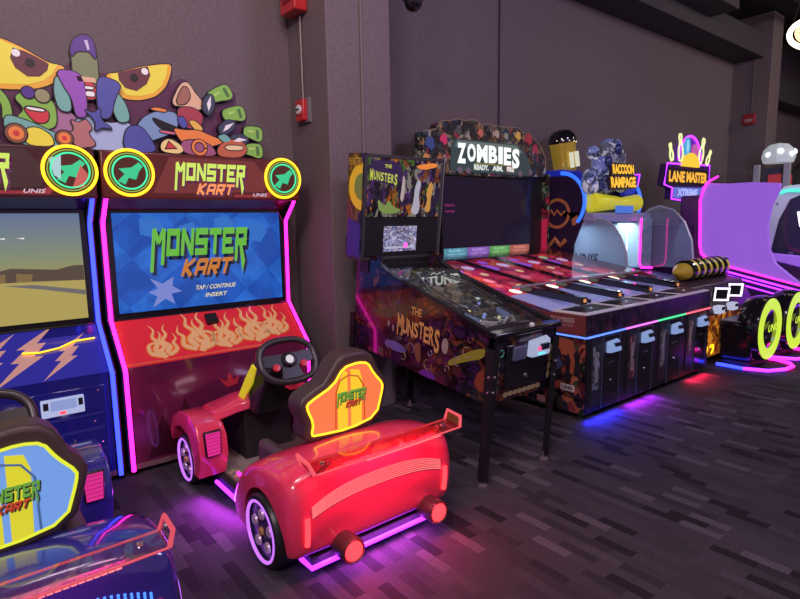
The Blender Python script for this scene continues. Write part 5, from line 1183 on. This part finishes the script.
# ------------------------------------------------------------------ bowling game
def lane_master():
    t = thing('bowling_lane_game', 'purple-lit bowling lane game under a neon LANE MASTER sign', 'arcade machine', (8.14, 2.0, 0))
    panm = mat('lm_panel', (.36, .17, .66), .35, 0, (.24, .085, .60), .62)
    P = [(1.11, 1.914), (1.141, 1.831), (1.17, 1.711), (1.145, 1.15), (1.12, 1.04), (1.06, .985), (.952, .95), (.744, .887), (.397, .80), (.018, .714), (.30, .95), (.376, 1.113), (.414, 1.397), (.388, 1.623), (.32, 1.786), (.314, 1.865), (.589, 1.895), (.857, 1.895)]
    for s in (-1, 1):
        f = Fr((s * .70, 0, 0), (0, -1, 0), (0, 0, 1)); Q = [(-y, z) for y, z in P]
        if s > 0: Q = [(a, z) for a, z in Q if z < 1.05] + [(-1.17, 1.02)]
        sp = B().prism(Q, f, -.03, .03).build('side_panel', panm, t, bevel=.01)
        x = s * .70 + (-.035 if s < 0 else .035)
        if s < 0: B().tube([(x, y, z) for y, z in [(.98, 1.99), (1.11, 1.92), (1.15, 1.831), (1.18, 1.711), (1.155, 1.15), (1.13, 1.04), (1.06, .975), (.952, .94), (.744, .877), (.397, .79), (.018, .704)]], .012, 8).build('neon_edge', n_pink if s < 0 else n_purple, sp, smooth=True)
        b = B(); b.rings([[(s * .70 - .05, y, z0), (s * .70 + .05, y, z0), (s * .70 + .05, y, z1), (s * .70 - .05, y, z1)] for y, z0, z1 in ((-1.2, .05, .47), (.0, .05, .70), (1.1, .05, .95), (2.3, .05, 1.0))]); sd = b.build('lane_side', mat('lm_side', (.05, .022, .09), .3), t)
        x = s * .70 + s * .055
        for dz, r in ((-.05, .012), (-.095, .010), (-.16, .009)):
            B().tube([(x, -1.2, .47 + dz), (x, 0, .70 + dz), (x, 1.1, .95 + dz)], r, 6).build('neon_line', n_purple, sd)
    b = B(); b.rings([[(-.66, y, z), (.66, y, z), (.66, y, z - .04), (-.66, y, z - .04)] for y, z in ((-1.2, .36), (0, .58), (1.1, .80), (2.3, .86))]); b.build('lane_bed', mat('lm_bed', (.10, .05, .16), .15), t)
    B().box(-.72, .72, 1.3, 2.3, .05, 1.4).build('rear_housing', mat('lm_house', (.03, .012, .05), .3), t)
    B().box(-.58, -.40, 1.2, 1.5, .9, 1.78).build('rear_post', mat('lm_post', (.10, .04, .16), .3), t, bevel=.03)
    b = B(); b.rings([[(x - .06, y, z), (x + .06, y, z), (x + .06, y + .1, z), (x - .06, y + .1, z)] for x, y, z in ((-.25, 1.5, 1.75), (-.16, 1.3, 1.4), (-.08, 1.15, .9))]); b.build('curved_arm', mat('lm_arm', (.35, .16, .22), .3), t, bevel=.02)
    # sign
    f = Fr((-.12, 1.70, 0), (1, 0, 0), (0, 0, 1))
    SG = [(-.50, 1.94), (-.44, 2.22), (.85, 2.25), (.86, 1.95), (.66, 1.93), (.60, 1.755), (.185, 1.725), (-.28, 1.755), (-.27, 1.90)]
    sg = B().prism(SG, f, -.10, 0).build('sign_box', mat('lm_sign', (.05, .015, .10), .3), t)
    B().tube([f(x, z, .0) for x, z in SG], .011, 6, True).build('sign_neon', n_purple, sg, smooth=True)
    pl = B().prism([(-.44, 1.95), (-.40, 2.16), (.80, 2.17), (.80, 1.96)], f, 0, .01).build('name_plate', mat('lm_plate', (.035, .02, .02), .3), sg)
    yy = glow('lm_yel', (1., .50, .04), 1.0)
    B().text('LANE', f, -.17, 2.055, .46, .15, .012, bold=.05).text('MASTER', f, .44, 2.06, .66, .15, .012, bold=.05).build('name_letters', yy, pl)
    xp = B().prism([(-.24, 1.775), (-.24, 1.91), (.60, 1.92), (.56, 1.78), (.18, 1.745)], f, 0, .01).build('lower_plate', glow('lm_low', (.16, .18, .75), .8), sg)
    B().text('XTREME', f, .17, 1.845, .62, .10, .012, bold=.05).build('lower_letters', glow('lm_lowt', (.45, .5, 1.), 1.), xp)
    ar = B().prism(circ(.21, 2.26, .34, 24, .36, .05, PI - .05), f, -.08, -.01).build('arch_board', mat('lm_arch', (.10, .02, .22), .3, 0, (.14, .02, .3), .5), sg)
    B().tube([f(a, b_, 0) for a, b_ in circ(.21, 2.26, .34, 24, .36, .05, PI - .05)], .016, 6).build('arch_neon', n_purple, ar, smooth=True)
    bl = B().prism(circ(.08, 2.47, .09, 18, .13), f, -.01, .02).build('ball_emblem', glow('ballc', (.05, .4, .75), .9), ar)
    B().prism(circ(.08, 2.47, .035, 14, .09), f, 0, .024).build('ball_stripe', glow('ballp', (.35, .7, .95), .9), bl)
    B().prism(circ(.34, 2.42, .08, 14, .10), f, -.01, .02).build('pink_ball', glow('ballpk', (.65, .12, .45), .8), ar)
    B().prism(circ(.20, 2.20, .26, 22, .19, .0, PI), f, -.01, .03).build('yellow_dome', glow('dome', (1., .62, .03), 1.0), sg)
    pm = glow('pin_neon', (.85, .9, .40), 1.1)
    for (x, z, a, k) in ((-.33, 2.26, .35, .75), (-.08, 2.27, .15, 1.15), (.50, 2.27, -.28, 1.15), (.72, 2.26, -.55, .75)):
        c, s_ = math.cos(a), math.sin(a)
        O = [(-.03, 0), (-.055, .08), (-.05, .14), (-.022, .20), (-.02, .235), (-.032, .27), (-.02, .31), (.02, .31), (.032, .27), (.02, .235), (.022, .20), (.05, .14), (.055, .08), (.03, 0)]
        B().tube([f(x + (u * c - v * s_) * k, z + (u * s_ + v * c) * k, .01) for u, v in O], .012, 6, True).build('neon_pin', pm, sg, smooth=True)
    return t
lane_master()

# ------------------------------------------------------------------ machine beyond: grey curved hood
def hood_game():
    t = thing('hooded_lane_game', 'pale grey curved hood game with dark window and teal light along its top', 'arcade machine', (9.7, 2.4, 0))
    P = [(.52, .45), (.616, .806), (.634, 1.091), (.568, 1.443), (.468, 1.76), (.36, 1.90), (-.1, 1.93), (-.5, 1.93), (-.5, .35)]
    Wd = [(.38, .75), (.455, 1.025), (.385, 1.441), (.27, 1.72), (.16, 1.77), (-.45, 1.77), (-.45, .70)]
    gm = mat('hood_grey', (.66, .70, .82), .35)
    for s in (-1, 1):
        f = Fr((s * .70, 0, 0), (0, -1, 0), (0, 0, 1))
        hp = B().prism([(-y, z) for y, z in P], f, -.03, .03).build('hood_panel', gm, t, bevel=.01)
        if s < 0:
            f2 = Fr((-.731, 0, 0), (0, -1, 0), (0, 0, 1))
            w = B().prism([(-y, z) for y, z in Wd], f2, 0, .006).build('dark_window', mat('hood_window', (.03, .03, .05), .08), hp)
            b = B()
            for k in range(6): b.flat([(-.34 + k * .1, .8), (-.29 + k * .1, .8), (-.29 + k * .1, .95 + .06 * (k % 2)), (-.34 + k * .1, .95 + .06 * (k % 2))], f2, .008)
            b.build('city_marks', mat('city', (.13, .12, .18), .3), w)
            B().tube([f2(-.12, 1.35, .012), f2(-.16, 1.55, .012)], .02, 6).build('white_gleam_tube', n_white, w)
            b = B()
            for (y, z) in ((.5, 1.1), (.42, 1.66), (.5, .86)): b.lathe([(.012, 0), (.010, .008), (.001, .009)], f2(-y, z, 0), f2.n, 8)
            b.build('panel_bolts', ink, hp)
            B().tube([f2(-.44, 1.80, .01), f2(-.3, 1.84, .01), f2(.2, 1.80, .01)], .025, 6).build('teal_light', glow('teal', (.10, .85, .70), 1.1), hp, smooth=True)
            B().tube([f2(-.60, .80, .01), f2(-.52, .60, .01), f2(-.3, .45, .01), f2(.1, .36, .01)], .03, 6).build('sky_light', glow('skyl', (.08, .45, .95), .9), hp, smooth=True)
    B().box(-.68, .68, -.5, .4, .3, 1.75).build('inner_body', blackm, t)
    B().box(-.7, .7, -.5, .55, .0, .40).build('hood_base', mat('hood_base', (.08, .05, .12), .4), t)
    return t
hood_game()

def tower_game():
    t = thing('prize_tower', 'slim white-posted prize tower with lit dome and coloured lamps near the pillar', 'arcade machine', (10.98, 3.5, 0))
    k = .22
    for x in (-k, k):
        for y in (-k, k): B().box(x - .04, x + .04, y - .04, y + .04, .9, 2.35 if x < 0 else 2.0).build('post', mat('tw_post', (.45, .45, .52), .35), t)
    B().box(-.27, .27, -.27, .27, 0, .95).build('tower_base', mat('tw_base', (.10, .08, .14), .4), t)
    b = B().box(-.15, .15, -.15, .15, .95, 2.3).build('core', mat('tw_core', (.06, .06, .10), .3), t)
    dm = B().lathe([(.22, 0), (.25, .10), (.22, .22), (.14, .30), (.001, .33)], (.04, 0, 2.38), (0, 0, 1), 10).build('dome', mat('tw_dome', (.55, .58, .62), .2, .3, (.5, .55, .6), .5), t)
    for q in range(5): B().lathe([(.06, 0), (.04, .05), (.001, .06)], (.04 + .2 * math.cos(PI + q * .8 - .4), .2 * math.sin(PI + q * .8 - .4), 2.50 + .05 * (q % 2)), (math.cos(PI + q * .8 - .4), math.sin(PI + q * .8 - .4), .4), 8).build('dome_lamp', glow('dl%d' % q, (.8, .9, 1.), 1.4), dm)
    for z, c in ((2.10, (.3, .02, .03)), (1.93, (.25, .75, .08)), (1.72, (.06, .4, .85))):
        for x, y in ((-.16, -.10), (.14, -.26)):
            if x < 0: B().box(-.19, -.14, -.12, .06, z - .08, z + .08).build('coloured_lamp', glow('cl%d' % int(z * 100), c, .9), t)
            else: B().box(.0, .14, -.19, -.14, z - .08, z + .08).build('coloured_lamp', glow('cm%d' % int(z * 100), c, .9), t)
    bx = B().box(-.05, .40, -.75, -.45, 1.2, 1.72).build('prize_box', mat('tw_box', (.40, .42, .38), .4), t, bevel=.03)
    B().box(-.055, -.04, -.68, -.52, 1.38, 1.55).box(.0, .2, -.756, -.74, 1.36, 1.58).build('red_panel', glow('rpn', (.7, .04, .10), .8), bx)
    B().box(-.0, .3, -.76, -.74, 1.26, 1.30).build('cream_light', glow('crm', (.9, .7, .5), .9), bx)
    B().box(-.03, .38, -.72, -.46, .0, 1.22).build('box_plinth', blackm, t)
    return t
tower_game()
bs = thing('tilted_screen_cabinet', 'black cabinet with slanted top standing past the prize tower beside the pillar', 'arcade machine', (11.72, 3.02, 0))
B().prism([(-.35, 0), (-.30, 1.4), (.10, 2.35), (.5, 2.5), (.9, 2.5), (.9, 0)], XZ(0), -.5, 0).build('cabinet_shell', blackm, bs, bevel=.02)
B().prism([(.2, 1.3), (.8, 1.3), (.8, 2.1), (.3, 2.1)], XZ(0), 0, .01).build('dark_screen', mat('ds', (.01, .01, .014), .1), bs)

# ------------------------------------------------------------------ small fittings
redp = mat('alarm_red', (.52, .02, .025), .35, coat=.3)
h = thing('wall_mounted_alarm_sounder', 'square red alarm sounder high on the column, at the top frame edge', 'alarm', (2.22, 3.90, 3.07))
B().box(-.11, 0, -.11, .11, -.03, .20).build('housing', redp, h, bevel=.012)
B().box(-.117, -.105, -.06, .06, .04, .15).build('grille', mat('alarm_dark', (.25, .01, .015), .4), h)
c = B().tube([(2.205, 3.885, 3.09), (2.205, 3.882, 2.6), (2.205, 3.88, 2.43)], .008, 8).build('alarm_conduit', mat('conduit_grey', (.22, .19, .19), .4, .3), smooth=True)
tag(c, 'thin grey conduit joining the two red alarm units', 'pipe')
h = thing('wall_mounted_call_box', 'small red call box at the lower end of the conduit on the column', 'alarm', (2.22, 3.88, 2.27))
B().box(-.055, 0, -.06, .06, 0, .16).build('housing', redp, h, bevel=.01)
B().box(-.02, 0.0, -.09, .0, -.01, .17).build('back_plate', mat('plate_grey', (.20, .19, .21), .4), h)
B().lathe([(.035, 0), (.033, .012), (.001, .016)], (-.055, .0, .085), (-1, 0, 0), 16).build('white_button', white, h, smooth=True)
B().tube([(-.072, -.02, .085), (-.072, .02, .085)], .006).build('dark_bar', ink, h)
h = thing('wall_mounted_alarm_box', 'dark red alarm box mounted on the far pillar', 'alarm', (11.42, 4.12, 3.12))
B().box(-.06, 0, -.10, .10, 0, .19).build('housing', mat('alarm_dull', (.30, .015, .03), .4), h, bevel=.01)
B().box(-.068, -.055, -.06, .06, .05, .10).build('pull_bar', mat('pullbar', (.4, .25, .25), .4), h)
tag(B().tube([(11.405, 4.1, 3.31), (11.405, 4.1, 4.75)], .012).build('pillar_conduit', mat('conduit_dark', (.06, .055, .06), .5)), 'thin dark conduit running up the far pillar from the alarm box', 'pipe')
cnd = B().tube([(2.515, 3.54, .3), (2.515, 3.54, 4.9)], .009, 8).build('column_conduit', mat('conduit_brown', (.18, .145, .15), .5), smooth=True)
tag(cnd, 'painted conduit running down the front face of the column', 'pipe')
cnd = B().tube([(5.06, 4.44, .2), (5.06, 4.44, 4.24)], .010, 8).build('wall_conduit', mat('conduit_black', (.012, .012, .014), .5), smooth=True)
tag(cnd, 'black conduit on the wall above the ZOMBIES sign', 'pipe')
h = thing('dome_camera', 'black dome security camera near the column at the top frame edge', 'camera', (2.99, 3.5, 3.115))
B().lathe([(.001, -.075), (.035, -.068), (.06, -.045), (.072, -.01), (.075, .02)], (0, 0, .075), (0, 0, 1), 24).build('dome', blackg, h, smooth=True)
B().lathe([(.085, 0), (.085, .03), (.03, .05), (.03, 1.80)], (0, 0, .09), (0, 0, 1), 20).build('drop_mount', blackm, h, smooth=True)
B().torus((0, -.035, .035), (.3, 1, .6), .022, .008).build('lens_ring', steel, h, smooth=True)

def ring_lamp(x, y, z, label, R=.30):
    h = thing('ring_lamp', label, 'lamp', (x, y, z), 0, 'ceiling ring lamps')
    B().torus((0, 0, 0), (.40, 0, .91), R, .03, 48).build('bright_ring', glow('ring_white', (1., .84, .66), 3.0), h, smooth=True)
    B().torus((0, 0, .02), (.40, 0, .91), R * .74, .025, 48).build('warm_ring', glow('ring_warm', (1., .55, .25), 2.5), h, smooth=True)
    b = B()
    for a in (0, 2.1, 4.2): b.tube([(R * math.cos(a) * .91, R * math.sin(a), -R * math.cos(a) * .40), (0, 0, 5 - z - .05)], .005, 6)
    b.build('hanging_wires', blackm, h)
    B().lathe([(.06, 0), (.06, .04)], (0, 0, 5 - z - .06), (0, 0, 1), 16).build('ceiling_plate', blackm, h)
    return h
rl = ring_lamp(8.38, 2.33, 3.66, 'glowing double ring lamp hanging before the far pillar')

# ------------------------------------------------------------------ lights: the ring lamps of the room ahead and behind, under-glow leds, a wash and an added hood fill
def area(name, loc, size, col, w, rot=(0, 0, 0), sy=None):
    d = bpy.data.lights.new(name, 'AREA'); d.size = size; d.energy = w; d.color = col
    if sy: d.shape = 'RECTANGLE'; d.size_y = sy
    o = bpy.data.objects.new(name, d); o.location = loc; o.rotation_euler = rot; COL.objects.link(o); return o
def aim(o, p):
    o.rotation_euler = (Vector(p) - o.location).to_track_quat('-Z', 'Y').to_euler(); return o
aim(area('ceiling_lamp_behind', (-2.0, -.8, 4.6), 1.2, (1., .84, .82), 165), (1.9, 3.8, 1.8))
aim(area('ceiling_lamp_kart', (.7, 1.3, 4.7), .8, (1., .84, .90), 40), (1.9, 3.4, 1.4))
aim(area('ceiling_lamp_aisle', (5.0, -1.0, 4.6), 1.2, (.70, .58, 1.), 95), (5, 4.2, 1.6))
aim(area('ceiling_lamp_far', (11.0, .5, 4.6), 1.2, (1., .82, .70), 60), (12, 4, 2))
area('under_glow_blue', (3.78, 2.25, .045), .46, (.02, .025, 1.), 5.0, (math.radians(-38), 0, 0), .05)
area('under_glow_violet', (4.33, 2.25, .045), .46, (.42, .02, 1.), 3.5, (math.radians(-38), 0, 0), .05)
area('under_glow_red', (5.38, 2.25, .045), .40, (1., .015, .08), 2.4, (math.radians(-38), 0, 0), .05)
area('kart_glow', (1.42, 1.95, .09), .6, (.75, .08, 1.), 5.0, (math.radians(-20), 0, 0), .05)
aim(area('kart_side_glow', (1.04, 2.65, .07), .7, (.70, .06, 1.), 6.0, (0, 0, 0), .04), (.2, 2.45, -.35))
aim(area('spoiler_leds', (1.42, 1.84, .53), .5, (1., .09, .18), 7.5, (0, 0, 0), .03), (1.42, 1.80, .2))
aim(area('cabinet_wash', (1.2, .6, 3.6), .6, (1., .62, .70), 26), (1.35, 2.3, .4))
for x in (1.225, 1.705): aim(area('tail_light', (x, 1.845, .118), .07, (1., .05, .08), 1.6), (x + .1, .8, -.25))
aim(area('blue_kart_leds', (.075, 1.70, .53), .5, (1., .10, .30), 2.0, (0, 0, 0), .03), (.075, 1.66, .2))

aim(area('hood_fill', (8.35, 1.5, 2.6), .5, (.75, .85, 1.), 22), (9.0, 1.9, 1.2))  # added fill in open air to brighten the grey hood, no fixture
area('ball_game_lamp', (6.35, 3.75, 1.44), 1.0, (.75, .88, 1.), 14, (0, 0, 0), .2)
w = bpy.data.worlds.new('room'); SC.world = w; w.use_nodes = True
w.node_tree.nodes['Background'].inputs[0].default_value = (.80, .58, .86, 1); w.node_tree.nodes['Background'].inputs[1].default_value = .31

# ------------------------------------------------------------------ tidy: small repeated pieces are objects of their own; thing > part > sub-part
ONE = {'round_rivets': 'round_rivet', 'dark_plate': 'dark_plate', 'rim_spokes': 'rim_spoke', 'leg_bolts': 'leg_bolt', 'levelling_feet': 'levelling_foot', 'screws': 'screw',
       'panel_bolts': 'panel_bolt', 'rim_bulbs': 'rim_bulb', 'drum_bolts': 'drum_bolt', 'black_bands': 'black_band', 'yellow_bands': 'yellow_band', 'panel_edges': 'panel_edge',
       'city_marks': 'city_mark', 'door_ribs': 'door_rib', 'door_seams': 'door_seam', 'jigsaw_lines': 'jigsaw_line', 'ragged_silhouettes': 'ragged_silhouette', 'bonnet_stripes': 'bonnet_stripe',
       'red_lines': 'red_line', 'screen_text': 'screen_text', 'banner_text': 'banner_text', 'side_title': 'side_title', 'side_art_title': 'side_art_title', 'wheel_spokes': 'wheel_spoke', 'cowl_rail': 'cowl_rail', 'wire_ramp': 'wire_ramp', 'red_panel': 'red_panel'}
def islands(me):
    par = list(range(len(me.vertices)))
    def find(a):
        while par[a] != a: par[a] = par[par[a]]; a = par[a]
        return a
    for e in me.edges:
        a, b = find(e.vertices[0]), find(e.vertices[1])
        if a != b: par[a] = b
    g = {}
    for pl in me.polygons: g.setdefault(find(pl.vertices[0]), []).append(pl)
    return list(g.values())
for o in list(COL.objects):
    k = o.name.split('.')[0]
    if o.type != 'MESH' or k not in ONE: continue
    gs = islands(o.data)
    text = 'text' in k or 'title' in k
    if text:      # letters stay together line by line
        rows = {}
        for g in gs:
            z = sum(o.data.vertices[v].co.z for pl in g for v in pl.vertices) / sum(len(pl.vertices) for pl in g)
            q = min(rows, key=lambda r: abs(r - z)) if rows else None
            if q is not None and abs(q - z) < (.02 if k != 'side_title' else .075): rows[q] += g
            else: rows[z] = list(g)
        gs = list(rows.values())
    if len(gs) < 2: o.name = ONE[k]; continue
    for g in gs:
        ids = sorted({v for pl in g for v in pl.vertices}); ix = {v: i for i, v in enumerate(ids)}
        me = bpy.data.meshes.new(ONE[k]); me.from_pydata([o.data.vertices[v].co[:] for v in ids], [], [[ix[v] for v in pl.vertices] for pl in g]); me.update()
        for m_ in o.data.materials: me.materials.append(m_)
        n_ = bpy.data.objects.new(ONE[k], me); COL.objects.link(n_); n_.parent = o.parent
        if g[0].use_smooth:
            for pl in me.polygons: pl.use_smooth = True
            me.set_sharp_from_angle(angle=math.radians(40))
    bpy.data.objects.remove(o)
def depth(o): return 0 if not o.parent else 1 + depth(o.parent)
for o in sorted(COL.objects, key=depth):
    while depth(o) > 2: o.parent = o.parent.parent

# ------------------------------------------------------------------ camera
yaw, pit, rol = 0.675984, 0.13735364, -0.01722341
F = Vector((math.sin(yaw) * math.cos(pit), math.cos(yaw) * math.cos(pit), -math.sin(pit)))
r = Vector((math.cos(yaw), -math.sin(yaw), 0)); u = r.cross(F)
r2 = r * math.cos(rol) + u * math.sin(rol); u2 = -r * math.sin(rol) + u * math.cos(rol)
cd = bpy.data.cameras.new('camera'); co = bpy.data.objects.new('camera', cd); COL.objects.link(co)
co.matrix_world = Matrix(((r2.x, u2.x, -F.x, 0), (r2.y, u2.y, -F.y, 0), (r2.z, u2.z, -F.z, 1.5), (0, 0, 0, 1)))
cd.sensor_width = 36; cd.lens = 558.975 / 800 * 36; cd.clip_start = .02
SC.camera = co
SC.view_settings.view_transform = 'Standard'; SC.view_settings.look = 'None'; SC.view_settings.gamma = 1; SC.view_settings.exposure = 0
SC.view_settings.use_curve_mapping = False
